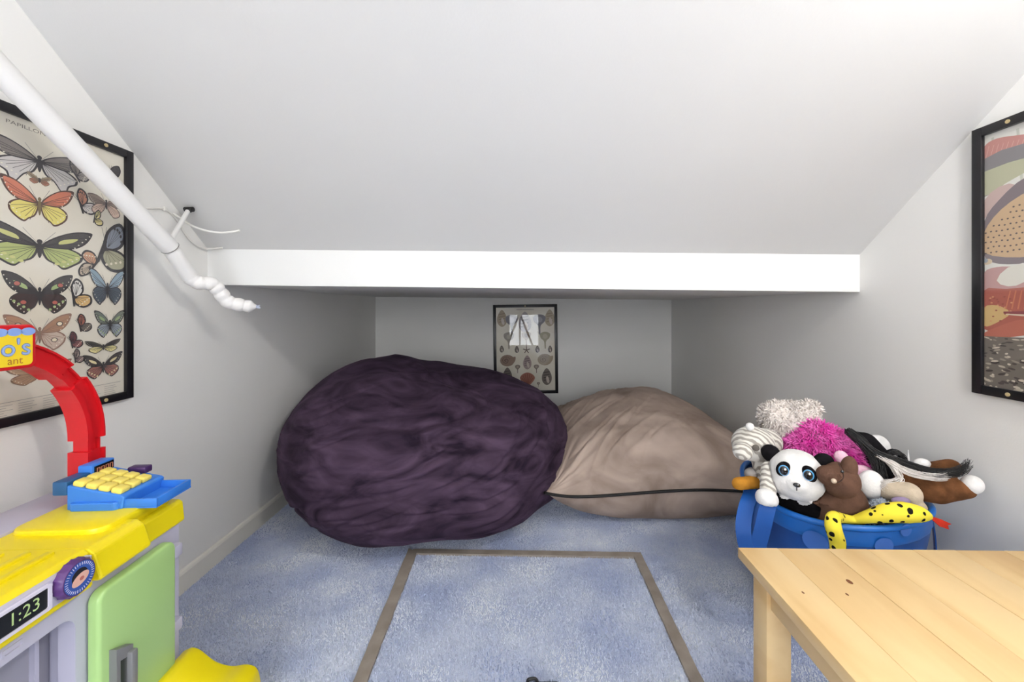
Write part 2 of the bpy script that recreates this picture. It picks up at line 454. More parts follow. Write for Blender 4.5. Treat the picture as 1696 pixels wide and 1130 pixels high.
# small black pull at the near end of the marked rectangle
q = floor_pt(890, 1131)
t = thing('hatch_pull', 'small black pull lying on the carpet between the tape strips', 'handle', (q.x, q.y-0.012, 0.0))
mb = MB(); mb.box((-0.03, -0.02, 0.0), (0.055, 0.006, 0.010), 0.003); mb.build('plate', MT, t)
mb = MB(); mb.tube(smooth_open([(-0.026, 0, 0.008), (-0.024, 0, 0.019), (-0.006, 0, 0.021), (0.0, 0, 0.011)], 4), 0.004); mb.build('ring', MT, t)

# ================================================================== POSTERS
def clamp_poly(pts, u0, u1, v0, v1):
    return [(min(max(p[0], u0), u1), min(max(p[1], v0), v1)) for p in pts]
class Sheet:
    """flat print in local (u right, v up) coordinates, every ink patch a flat polygon a hair above the last"""
    def __init__(s, u0, u1, v0, v1): s.b = (u0, u1, v0, v1); s.polys = []; s.cur = 'printed_ground'; s.key = 0
    def begin(s, name): s.cur = name; s.key += 1
    def poly(s, pts, col, smooth=0):
        pts = [(p[0], p[1]) for p in pts]
        if smooth: pts = [(p.x, p.y) for p in smooth_closed([(p[0], p[1], 0) for p in pts], smooth)]
        s.polys.append((clamp_poly(pts, *s.b), col, (s.key, s.cur)))
    def ell(s, u, v, ru, rv, col, rot=0, n=16):
        c, d = math.cos(rot), math.sin(rot)
        s.poly([(u+ru*math.cos(a)*c-rv*math.sin(a)*d, v+ru*math.cos(a)*d+rv*math.sin(a)*c) for a in (2*PI*k/n for k in range(n))], col)
    def line(s, a, b, w_, col):
        a = Vector((a[0], a[1])); b = Vector((b[0], b[1])); d = (b-a)
        if d.length < 1e-6: return
        n = Vector((-d.y, d.x)).normalized()*w_/2
        s.poly([a+n, b+n, b-n, a-n], col)
    def build(s, parent, z0):
        groups = {}
        for k, (pts, col, key) in enumerate(s.polys): groups.setdefault(key, []).append((k, pts, col))
        for (_, name), lst in groups.items():
            mb = MB(); mats = []; idx = {}
            for k, pts, col in lst:
                if col not in idx: idx[col] = len(mats); mats.append(flat(*col))
                z = z0+0.0000016*k
                tris = tessellate_polygon([[Vector((p[0], p[1], 0)) for p in pts]])
                mb.add([(p[0], p[1], z) for p in pts], [tuple(x) for x in tris], idx[col])
            me = bpy.data.meshes.new(name); me.from_pydata(mb.v, [], mb.f)
            for m in mats: me.materials.append(m)
            me.polygons.foreach_set('material_index', mb.m)
            link(name, me, parent)

def poster(name, label, cat, origin, basis, W, H, sheet, fw=0.022, pane=True, pins=()):
    """framed print; origin = centre on the wall, basis = matrix whose columns are u, v, out"""
    t = thing(name, label, cat)
    M = Matrix.Translation(origin) @ basis.to_4x4()
    t.matrix_world = M
    mb = MB(); d = 0.016
    for lo, hi in (((-W/2, -H/2, 0), (-W/2+fw, H/2, d)), ((W/2-fw, -H/2, 0), (W/2, H/2, d)), ((-W/2+fw, -H/2, 0), (W/2-fw, -H/2+fw, d)), ((-W/2+fw, H/2-fw, 0), (W/2-fw, H/2, d))):
        mb.box(lo, hi, 0.0015)
    mb.build('frame', M_BLACK, t)
    mb = MB(); mb.box((-W/2+fw, -H/2+fw, 0.001), (W/2-fw, H/2-fw, 0.006)); pr = mb.build('print_sheet', M_PAPER, t)
    sheet.build(pr, 0.0062)
    if pane:
        me = bpy.data.meshes.new('pane'); me.from_pydata([(-W/2+fw, -H/2+fw, 0.009), (W/2-fw, -H/2+fw, 0.009), (W/2-fw, H/2-fw, 0.009), (-W/2+fw, H/2-fw, 0.009)], [], [(0, 1, 2, 3)]); me.materials.append(M_GLASS); link('pane', me, t)
    for u, v in pins or [(sx*(W/2-0.085), sy*(H/2-fw/2)) for sx in (-1, 1) for sy in (-1, 1)]:
        mb = MB(); mb.cyl((u, v, d), (u, v, d+0.002), 0.005, n=14); mb.build('pin', mat('brass_pin', srgb(196, 176, 130), 0.3), t)
    return t

INK = (52, 49, 52); GR = (120, 116, 116)
def butterfly(S, u, v, hw, hh, fore, hind, edge=INK, patch=None, body=INK, tail=0.0, droop=0.0, eye=None):
    S.begin('printed_butterfly')
    for s in (-1, 1):
        def q(pts, k=1.0, ox=0, oy=0): return [(u+s*(ox+(p[0]-ox)*k)*hw, v+(oy+(p[1]-oy)*k-droop*p[0])*hh) for p in pts]
        hi = [(0.03, 0.05), (0.45, 0.10), (0.78, -0.15), (0.80, -0.50), (0.62, -0.80), (0.42+0.12*tail, -0.95-0.5*tail), (0.30, -0.80), (0.10, -0.55)]
        S.poly(q(hi), edge, 4); S.poly(q(hi, 0.86, 0.4, -0.35), hind, 4)
        fo = [(0.02, 0.02), (0.25, 0.48), (0.62, 0.88), (0.98, 1.0), (1.0, 0.80), (0.86, 0.35), (0.62, 0.05), (0.3, -0.02)]
        S.poly(q(fo), edge, 4); S.poly(q(fo, 0.84, 0.5, 0.4), fore, 4)
        for k in range(4):
            e = (0.62+0.09*k, 0.12+0.2*k); S.line((u+s*0.08*hw, v+0.06*hh), (u+s*e[0]*hw, v+(e[1]+0.02-droop*e[0])*hh), 0.0011, edge)
        for k in range(5):
            S.line((u+s*0.06*hw, v-0.04*hh), (u+s*(0.74-0.12*k)*hw, v+(-0.30-0.13*k-droop*(0.74-0.12*k))*hh), 0.0010, edge)
            S.ell(u+s*(0.775-0.085*k)*hw, v+(-0.28-0.14*k-droop*(0.77-0.09*k))*hh, 0.022*hw, 0.03*hh, (236, 228, 206), n=7)
            S.ell(u+s*(0.955-0.075*k)*hw, v+(0.80-0.17*k-droop*(0.95-0.08*k))*hh, 0.018*hw, 0.03*hh, (236, 228, 206), n=7)
        if patch:
            S.poly(q([(0.35, 0.2), (0.6, 0.36), (0.72, 0.58), (0.55, 0.52), (0.38, 0.38)]), patch, 3)
            for k in range(4):
                S.ell(u+s*(0.70-0.13*k)*hw, v+(-0.35-0.13*k)*hh, 0.045*hw, 0.06*hh, patch)
        if eye:
            S.ell(u+s*0.62*hw, v+0.45*hh, 0.11*hw, 0.13*hh, INK); S.ell(u+s*0.62*hw, v+0.45*hh, 0.08*hw, 0.095*hh, eye)
            S.ell(u+s*0.45*hw, v-0.4*hh, 0.11*hw, 0.12*hh, INK); S.ell(u+s*0.45*hw, v-0.4*hh, 0.08*hw, 0.09*hh, eye)
        S.line((u+s*0.004, v+0.12*hh), (u+s*0.28*hw, v+0.75*hh), 0.0008, GR)
    S.ell(u, v-0.12*hh, max(0.045*hw, 0.0025), 0.42*hh, body); S.ell(u, v+0.22*hh, max(0.05*hw, 0.003), 0.10*hh, body)
def half_butterfly(S, u, v, sz, c1, c2, rot=0.0, edge=INK):
    S.begin('printed_butterfly')
    c, d = math.cos(rot), math.sin(rot)
    def r(pts): return [(u+(p[0]*c-p[1]*d)*sz, v+(p[0]*d+p[1]*c)*sz) for p in pts]
    S.poly(r([(-0.2, -0.1), (-0.35, 0.5), (-0.1, 1.0), (0.25, 0.8), (0.35, 0.3), (0.1, -0.05)]), edge, 4)
    S.poly(r([(-0.13, 0.0), (-0.25, 0.5), (-0.06, 0.88), (0.18, 0.72), (0.25, 0.3), (0.06, 0.03)]), c1, 4)
    S.poly(r([(-0.15, -0.1), (0.3, 0.1), (0.75, 0.0), (0.8, -0.45), (0.35, -0.7), (-0.1, -0.5)]), edge, 4)
    S.poly(r([(-0.08, -0.14), (0.3, 0.02), (0.66, -0.06), (0.68, -0.4), (0.33, -0.6), (-0.04, -0.42)]), c2, 4)
    for k in range(5): S.line(r([(-0.1, -0.1)])[0], r([(0.68-0.14*k, -0.08-0.12*k)])[0], 0.0009, edge)
    for k in range(5): S.line(r([(-0.08, 0.0)])[0], r([(-0.24+0.11*k, 0.55+0.12*k-0.06*max(0, k-2)**2)])[0], 0.0009, edge)
    for k in range(5):
        e = r([(0.66-0.13*k, -0.12-0.11*k)])[0]; S.ell(e[0], e[1], 0.045*sz, 0.045*sz, (232, 222, 196), n=8)
        e = r([(-0.16+0.10*k, 0.72-0.03*k*k+0.05*k)])[0]; S.ell(e[0], e[1], 0.04*sz, 0.06*sz, edge, n=8)
    a_, b_ = r([(-0.24, 0.12)])[0], r([(-0.16, -0.62)])[0]; S.line(a_, b_, 0.11*sz, edge); S.ell(a_[0], a_[1], 0.07*sz, 0.07*sz, edge, n=8)
    S.line(a_, r([(-0.55, 0.5)])[0], 0.0008, edge); S.line(a_, r([(-0.42, 0.6)])[0], 0.0008, edge)

# --- butterfly chart on the left wall
PWX = XL                                          # wall plane
def wl_pt(px, py):
    d = -(PWX+0.007)*F/(CX-px); return d, EYE-(py-CY)*d/F
yR = wl_pt(222, 256)[0]*(-(XL+0.016))/(-(XL+0.007)); BW, BH = 0.52, 0.742
bc = (yR-BW/2, (wl_pt(222, 256)[1]+wl_pt(222, 656)[1])/2)
def bl(px, py):
    y, h = wl_pt(px, py); return (y-bc[0], h-bc[1])
S = Sheet(-BW/2+.0225, BW/2-.0225, -BH/2+.0225, BH/2-.0225)
def B(px, py, pr, pt, **k):
    u, v = bl(px, py); hw = abs(bl(pr, py)[0]-u); hh = abs(bl(px, pt)[1]-v)
    butterfly(S, u, v, hw, hh, **k); return u, v, hw, hh
def Bm(px, py, pr, pt, **k):
    u, v, hw, hh = B(px, py, pr, pt, **k); butterfly(S, -u, v, hw, hh, **k)
gx = bl(66, 300)[0]
B(66, 268, 142, 236, fore=(128, 118, 112), hind=(205, 200, 196), tail=0.9, droop=0.25)
B(66, 298, 86, 289, fore=(150, 132, 98), hind=(176, 98, 72), edge=(120, 98, 80))
B(66, 338, 122, 303, fore=(222, 112, 78), hind=(236, 219, 92), edge=(92, 62, 52), body=(120, 100, 60))
B(66, 408, 152, 372, fore=(74, 70, 70), hind=(176, 190, 100), patch=(206, 206, 112), tail=0.1)
B(66, 487, 120, 452, fore=(58, 54, 56), hind=(66, 46, 46), patch=(160, 186, 108), eye=(196, 84, 70))
B(66, 552, 118, 520, fore=(178, 126, 92), hind=(206, 182, 162), edge=(150, 108, 88), eye=(240, 226, 190), body=(140, 110, 90))
B(66, 618, 118, 600, fore=(196, 158, 118), hind=(176, 132, 96), edge=(132, 96, 72))
for sg in (1, -1):
    def hbf(px, py, sz, a, b_, rot):
        u, v = bl(px, py); half_butterfly(S, sg*u, v, sz*1.15, a, b_, rot if sg > 0 else PI-rot)
    def fbf(px, py, pr, pt, **k):
        u, v = bl(px, py); butterfly(S, sg*u, v, abs(bl(pr, py)[0]-u), abs(bl(px, pt)[1]-v), **k)
    hbf(185, 292, 0.036, (70, 66, 70), (214, 120, 66), -0.6)
    hbf(129, 288, 0.030, (120, 108, 100), (150, 140, 134), 0.5)
    hbf(139, 338, 0.036, (202, 124, 92), (224, 216, 208), 0.2)
    fbf(176, 337, 204, 318, fore=(146, 124, 108), hind=(226, 186, 160), edge=(112, 92, 84), droop=0.5)
    hbf(160, 362, 0.022, (226, 212, 130), (222, 202, 110), -0.3)
    hbf(182, 412, 0.072, (132, 140, 156), (168, 166, 130), -0.45)
    hbf(150, 438, 0.038, (198, 176, 150), (214, 150, 110), 2.4)
    fbf(178, 478, 206, 448, fore=(128, 158, 180), hind=(70, 82, 96), droop=-0.1)
    hbf(128, 490, 0.040, (226, 222, 212), (226, 176, 96), 0.0)
    hbf(136, 538, 0.026, (176, 88, 66), (112, 100, 90), 0.1)
    hbf(122, 566, 0.024, (110, 46, 50), (146, 76, 76), 0.1)
    fbf(182, 537, 206, 514, fore=(112, 122, 108), hind=(136, 148, 160), patch=(150, 176, 110))
    fbf(171, 574, 199, 563, fore=(62, 58, 52), hind=(232, 218, 130))
    fbf(171, 606, 202, 585, fore=(58, 50, 50), hind=(160, 88, 74), patch=(232, 214, 150))
    hbf(127, 592, 0.020, (160, 140, 132), (150, 120, 116), 0.0)
S.begin('printed_caption')
u0, v0 = bl(210, 628); S.line((-0.225, v0-0.003), (0.225, v0-0.003), 0.0008, GR)
for r_ in range(6):
    for c_ in range(9):
        L = random.uniform(0.022, 0.040); x = -0.222+c_*0.05
        S.line((x, v0-0.010-r_*0.0055), (x+L, v0-0.010-r_*0.0055), 0.0011, (172, 166, 158))
bf = poster('butterfly_chart', 'black framed chart of colourful butterflies hanging on left wall', 'poster',
       Vector((PWX, bc[0], bc[1])), Matrix(((0, 0, 1), (1, 0, 0), (0, 1, 0))), BW, BH, S)
text_obj('title', 'PAPILLONS', 0.012, Matrix.Translation((0, BH/2-0.040, 0.0064)), flat(120, 112, 100), bf, sx=1.5)

# --- fish chart on the right wall
def wr_pt(px, py):
    d = (XR-0.007)*F/(px-CX); return d, EYE-(py-CY)*d/F
yF, hT = wr_pt(1614, 217); hB = wr_pt(1614, 650)[1]; FW, FH = 0.52, hT-hB
fc = (yF-FW/2, (hT+hB)/2)
def fr(px, py):
    y, h = wr_pt(px, py); return (fc[0]-y, h-fc[1])      # u runs toward the camera
S = Sheet(-FW/2+.0225, FW/2-.0225, -FH/2+.0225, FH/2-.0225)
ue = FW/2-.0225; u_l = -ue
def V(py, px=1632): return fr(px, py)[1]
S.poly([(u_l, -FH/2), (ue, -FH/2), (ue, FH/2), (u_l, FH/2)], (226, 224, 214))
for k in range(9):   # pale reeds
    S.line((u_l+0.02+k*0.055, V(232)), (u_l+0.035+k*0.05, V(330)), 0.006, (198, 200, 184))
S.begin('printed_fish')
a = V(240); S.poly([(u_l, V(243)), (u_l+0.03, V(236)), (u_l+0.10, V(246)), (u_l+0.22, V(262)), (u_l+0.2, V(275)), (u_l, V(264))], (206, 128, 118), 4)
for k in range(16): S.line((u_l+0.004+k*0.011, V(263)), (u_l+0.012+k*0.011, V(244+k*0.9)), 0.0012, (226, 164, 150))
S.poly([(u_l, V(263)), (u_l+0.16, V(262)), (u_l+0.36, V(285)), (u_l+0.30, V(310)), (u_l+0.1, V(300)), (u_l, V(326))], (132, 126, 128), 3)
S.poly([(u_l, V(284)), (u_l+0.2, V(284)), (u_l+0.30, V(300)), (u_l+0.16, V(292)), (u_l+0.05, V(312)), (u_l, V(324))], (186, 186, 146), 3)
S.poly([(u_l, V(332)), (u_l+0.035, V(315)), (u_l+0.07, V(318)), (u_l+0.03, V(345)), (u_l, V(362))], (206, 172, 164), 2)
S.begin('printed_fish')
trout = [(u_l, V(420)), (u_l, V(368)), (u_l+0.035, V(336)), (u_l+0.10, V(308)), (u_l+0.22, V(300)), (u_l+0.38, V(330)), (u_l+0.44, V(360)), (u_l+0.36, V(400)), (u_l+0.2, V(436)), (u_l+0.08, V(442)), (u_l+0.02, V(436))]
S.poly(trout, (128, 112, 120), 3)
S.poly([(u_l, V(418)), (u_l, V(385)), (u_l+0.04, V(352)), (u_l+0.11, V(330)), (u_l+0.22, V(322)), (u_l+0.36, V(345)), (u_l+0.34, V(390)), (u_l+0.2, V(426)), (u_l+0.08, V(432))], (214, 172, 124), 3)
for i in range(34):
    for j in range(11):
        u = u_l+0.004+i*0.0125+(j % 2)*0.006; v = V(352+j*8.5)+0.0005*i*0.2+random.uniform(-.002, .002)
        top = V(372)+min(i*0.0125, 0.11)*0.75 if i < 9 else V(372)+0.08-(i-9)*0.0016
        if v < top-0.012 and v > V(424): S.ell(u, v, 0.0026, 0.0022, (92, 76, 78), n=7)
S.ell(u_l+0.008, V(434), 0.012, 0.008, (216, 190, 150)); S.ell(u_l+0.004, V(432), 0.006, 0.006, (150, 160, 176))
S.begin('printed_fish')
S.poly([(u_l, V(452)), (u_l+0.03, V(444)), (u_l+0.08, V(446)), (u_l+0.2, V(450)), (u_l+0.3, V(470)), (u_l+0.2, V(485)), (u_l, V(482))], (198, 142, 138), 3)
S.poly([(u_l+0.030, V(466)), (u_l+0.055, V(446)), (u_l+0.11, V(442)), (u_l+0.09, V(470)), (u_l+0.055, V(476))], (228, 224, 208), 2)
redf = [(u_l, V(482)), (u_l+0.05, V(480)), (u_l+0.14, V(478)), (u_l+0.3, V(484)), (u_l+0.4, V(510)), (u_l+0.3, V(545)), (u_l+0.1, V(550)), (u_l, V(545))]
S.poly(redf, (186, 84, 66), 3)
S.poly([(u_l, V(540)), (u_l, V(510)), (u_l+0.03, V(506)), (u_l+0.06, V(518)), (u_l+0.03, V(534))], (220, 176, 100), 3)
for k in range(22): S.ell(u_l+0.004+random.random()*0.06, V(490+random.random()*46), 0.0028, 0.002, (160, 66, 54) if k % 2 else (226, 150, 96), n=7)
for k in range(14): S.line((u_l+0.06+k*0.012, V(483)), (u_l+0.05+k*0.013, V(512)), 0.003, (214, 112, 70))
S.poly([(u_l+0.045, V(516)), (u_l+0.20, V(512)), (u_l+0.2, V(520)), (u_l+0.045, V(519))], (150, 60, 66)); S.poly([(u_l+0.05, V(519.5)), (u_l+0.2, V(521)), (u_l+0.2, V(528)), (u_l+0.05, V(521))], (226, 200, 170))
S.poly([(u_l, V(552)), (u_l+0.05, V(535)), (u_l+0.09, V(528)), (u_l+0.12, V(545)), (u_l+0.06, V(556)), (u_l, V(560))], (200, 96, 72), 3)
S.begin('printed_pebbles')
S.poly([(u_l, V(557)), (ue, V(550)), (ue, -FH/2), (u_l, -FH/2)], (112, 102, 90))
for k in range(420):
    v = random.random(); u = u_l+random.random()*2*ue; py = 558+v*100
    S.ell(u, V(py), 0.003+0.007*random.random(), 0.0018+0.0022*v, random.choice([(196, 182, 156), (150, 138, 120), (60, 52, 48), (176, 162, 140), (212, 200, 176), (74, 66, 60)]), random.uniform(-.3, .3), 8)
poster('fish_chart', 'black framed fish print hanging on right wall above the toys', 'poster',
       Vector((XR, fc[0], fc[1])), Matrix(((0, 0, -1), (-1, 0, 0), (0, 1, 0))), FW, FH, S, fw=0.024)

# --- shell chart on the alcove back wall
k_ = YB/F
SW, SH = 106*k_, 147*k_
S = Sheet(-SW/2+.0225, SW/2-.0225, -SH/2+.0225, SH/2-.0225)
def sp(px, py): return ((px-870.5)*k_, (578-py)*k_)
def fan(px, py, r, c1, c2):
    S.begin('printed_shell')
    u, v = sp(px, py); r *= k_
    S.poly([(u-0.15*r, v-r*.9), (u+0.15*r, v-r*.9), (u+r, v+0.1*r), (u+.75*r, v+.7*r), (u, v+r), (u-.75*r, v+.7*r), (u-r, v+.1*r)], c1, 4)
    for q in range(7):
        a = math.radians(20+q*23.3); S.line((u, v-.75*r), (u+.85*r*math.cos(a), v-.05*r+.9*r*math.sin(a)), 0.10*r, c2)
def spiral(px, py, r, c1, c2):
    S.begin('printed_shell')
    u, v = sp(px, py); r *= k_
    S.ell(u, v, r, .8*r, c1); 
    for q in range(26):
        a = q*.45; rr = r*(.78-q*.028); S.ell(u-.2*r+rr*.75*math.cos(a), v+rr*.7*math.sin(a), .07*r, .07*r, c2, n=6)
    S.poly([(u+.2*r, v+.1*r), (u+1.1*r, v+.55*r), (u+1.0*r, v-.2*r), (u+.3*r, v-.5*r)], c1, 3)
def drop(px, py, r, c1, c2, up=1):
    S.begin('printed_shell')
    u, v = sp(px, py); r *= k_
    S.poly([(u, v+up*1.25*r), (u+.62*r, v+up*.35*r), (u+.6*r, v-up*.6*r), (u, v-up*1.1*r), (u-.6*r, v-up*.6*r), (u-.62*r, v+up*.35*r)], c1, 4)
    for q in range(4): S.line((u-.45*r, v+up*(.6-.35*q)*r), (u+.4*r, v+up*(.75-.35*q)*r), .12*r, c2)
    S.ell(u+.12*r, v-up*.35*r, .2*r, .5*r, (206, 188, 172), .2)
def club(px, py, r, c1, c2):
    S.begin('printed_shell')
    u, v = sp(px, py); r *= k_
    S.poly([(u-.8*r, v+.7*r), (u, v+r), (u+.8*r, v+.7*r), (u+.7*r, v), (u+.15*r, v-.6*r), (u+.1*r, v-1.7*r), (u-.1*r, v-1.7*r), (u-.2*r, v-.6*r), (u-.75*r, v)], c1, 4)
    S.ell(u, v+.25*r, .4*r, .4*r, c2)
A1, A2, A3 = (134, 118, 104), (92, 82, 78), (172, 154, 132)
drop(832, 528, 12, (168, 142, 106), (132, 106, 76)); drop(911, 528, 12, (176, 156, 120), (150, 126, 92))
club(848, 533, 12, (112, 108, 122), (152, 148, 158)); club(894, 533, 12, (112, 108, 122), (150, 146, 158)); drop(870, 535, 15, (170, 160, 160), (130, 120, 122))
club(843, 560, 10, (150, 140, 124), (176, 166, 146)); club(903, 560, 10, (164, 152, 116), (184, 172, 138)); club(872, 558, 9, A3, A1)
for x, y in ((831, 578), (856, 579), (890, 579), (911, 579)): drop(x, y, 5, A2, A3)
S.begin('printed_starfish')
u, v = sp(872, 580)
for q in range(5):
    a = PI/2+q*2*PI/5; S.line((u, v), (u+.03*math.cos(a), v+.03*math.sin(a)), .007, (104, 80, 66))
spiral(840, 597, 12, (150, 118, 98), (100, 74, 62)); spiral(902, 596, 12, (164, 142, 112), (122, 100, 78))
drop(873, 601, 10, (168, 142, 138), (120, 100, 98)); club(857, 609, 5, A1, A3); club(888, 609, 5, A1, A3)
drop(840, 622, 11, (112, 98, 88), (66, 58, 56)); drop(905, 625, 12, (112, 98, 88), (62, 54, 52))
fan(873, 629, 12, (176, 98, 74), (146, 74, 56)); club(852, 636, 3, A1, A3); club(891, 636, 3, A1, A3)
S.begin('printed_title')
S.line(sp(856, 513), sp(885, 513), 0.006, (176, 166, 148))
tl = math.radians(0.7)
poster('shell_chart', 'black framed seashell print hanging on the alcove back wall', 'poster',
       Vector(((870.5-CX)*k_, YB, EYE-(578-CY)*k_)), Matrix(((math.cos(tl), -math.sin(tl), 0), (0, 0, -1), (math.sin(tl), math.cos(tl), 0))), SW, SH, S, fw=0.024, pins=((0, SH/2-.012),))

# ================================================================== PIPE UNDER THE SLOPING CEILING
t = thing('white_pipe', 'white painted pipe slanting down the left wall with a wrapped end', 'pipe', P(275, 405, 1.26))
o0 = P(275, 405, 1.26)
def L_(px, py, d): return P(px, py, d)-o0
mb = MB(); pA, pB = L_(-40, 74, 0.815), L_(281, 410, 1.268); mb.tube([pA, pA.lerp(pB, .5), pB], 0.0255, 20); mb.build('tube', M_PIPE, t)
mb = MB(); pC = L_(318, 464, 1.355); mb.tube([pB-(pB-pA).normalized()*0.01, pB, pB.lerp(pC, .5), pC], [0.0215, 0.0225, 0.0225, 0.022], 20); mb.build('lower_tube', M_PIPE, t)
path = smooth_open([L_(312, 458, 1.345), L_(328, 468, 1.365), L_(352, 471, 1.395), L_(364, 484, 1.415), L_(378, 500, 1.435), L_(402, 506, 1.46), L_(424, 509, 1.478)], 12)
rs = [0.0205+0.0032*abs(math.sin(i*0.36)) if i < len(path)-12 else 0.019+0.003*abs(math.sin(i*0.36)) for i in range(len(path))]
rs = [r*(1 if i < len(path)-6 else 0.9-0.12*(i-len(path)+6)) for i, r in enumerate(rs)]
mb = MB(); mb.tube(path, rs, 18)
mb.build('wrapping', mat('wrap_tape', srgb(232, 230, 228), 0.7, bump=0.5, bscale=90), t)
mb = MB()
e = path[-1]
for k in range(9):
    d = Vector((random.uniform(.3, 1), random.uniform(-.3, .5), random.uniform(-.4, .5))).normalized()*random.uniform(.008, .018)
    n_ = Vector((random.uniform(-1, 1), random.uniform(-1, 1), random.uniform(-1, 1)))*0.006
    mb.add([e-n_*.7, e+n_*.7, e+d+n_*.3, e+d-n_], [(0, 1, 2, 3)])
mb.build('frayed_end', mat('foil', srgb(205, 212, 228), 0.3), t)
mb = MB(); ax = (pB-pA).normalized(); mb.tube([pB-ax*.0012, pB+ax*.0012], .0259, 20); mb.build('joint', mat('joint_grey', srgb(120, 118, 116), .6), t)
rb = L_(284, 396, 1.272); rt = L_(312, 348, 1.405)
mb = MB(); mb.tube([rb, rt], 0.0068, 12); mb.ell(rb, 0.011); mb.build('hanger_rod', M_PIPE, t)
mb = MB(); mb.tube([rt-Vector((0.012, 0, -.003)), rt+Vector((0.016, 0, .002))], [0.008, 0.009], 8); mb.ell(rt, (0.015, 0.011, 0.009)); mb.build('black_washer', MT, t)
mb = MB(); mb.tube([L_(-40, 98, .86), L_(20, 152, .92), L_(62, 193, .965)], 0.004, 8); mb.build('conduit', M_PIPE, t)
# two thin cords
def on_ceiling(px, py, off=0.004):
    # ray against the sloping ceiling near the left wall
    k1 = (py-CY)/F
    d = (HTL+SL*HL-EYE)/(SL-k1)
    p = P(px, py, d*(1-off)); return p
def on_wall(px, py, off=0.004):
    d = -(XL+off)*F/(CX-px); return P(px, py, d)
pts = smooth_open([on_wall(228, 347), on_wall(250, 345), on_wall(270, 346), on_wall(283, 353), on_wall(294, 366), on_wall(306, 386, .006), on_wall(320, 402, .008), on_wall(334, 410, .012), P(350, 412, 1.545), P(368, 410.5, 1.545)], 6)
o = MB().tube(pts, 0.0032, 8).build('cord', M_CORD); tag(o, 'thin white cord running down wall to the header corner', 'cord')
pts = smooth_open([on_wall(287, 354, .008), P(300, 362, 1.40), P(316, 373, 1.40), P(340, 382, 1.405), P(365, 385.5, 1.41), P(386, 384, 1.41), P(397, 382, 1.41)], 6)
o = MB().tube(pts, 0.0034, 8).build('cord', M_CORD); tag(o, 'loose white cord end sticking out in front of the ceiling', 'cord')
c_ = on_wall(273, 346, .005)
o = MB().box(c_-Vector((.005, .006, .007)), c_+Vector((.005, .006, .007)), .002).build('cord_clip', M_CORD); tag(o, 'tiny white clip holding the cord on left wall', 'clip')

# ================================================================== PURPLE BEAN BAG
M_PLUM = mat('plum_velour', srgb(37, 27, 40), 0.85, srgb(86, 68, 88), 4.2, sheen=0.35, spec=0.12, dist=1.6, detail=9, lo=0.33, hi=0.70, stretch=(1, 1, 2.4), bump=0.15, bscale=300)
def make_creases(n, s0, s1, z0, z1, seed, slope):
    rnd = random.Random(seed); out = []
    for k in range(n):
        out.append((rnd.uniform(s0, s1), rnd.uniform(z0, z1), slope(rnd), rnd.uniform(.05, .19), rnd.uniform(.005, .010), rnd.uniform(.004, .011), rnd.uniform(-1.2, 1.2)))
    def f(s_, z_):
        t_ = 0.0
        for (a, b, sl, L, w_, dp, cv) in out:
            dx = s_-a
            if abs(dx) > L: continue
            d = z_-b-sl*dx-cv*dx*dx
            if abs(d) > 6*w_: continue
            tp = (1-(dx/L)**2)
            t_ += dp*tp*(-math.exp(-(d/w_)**2)+0.55*math.exp(-((d-2.2*w_)/(1.7*w_))**2))
        return t_
    return f
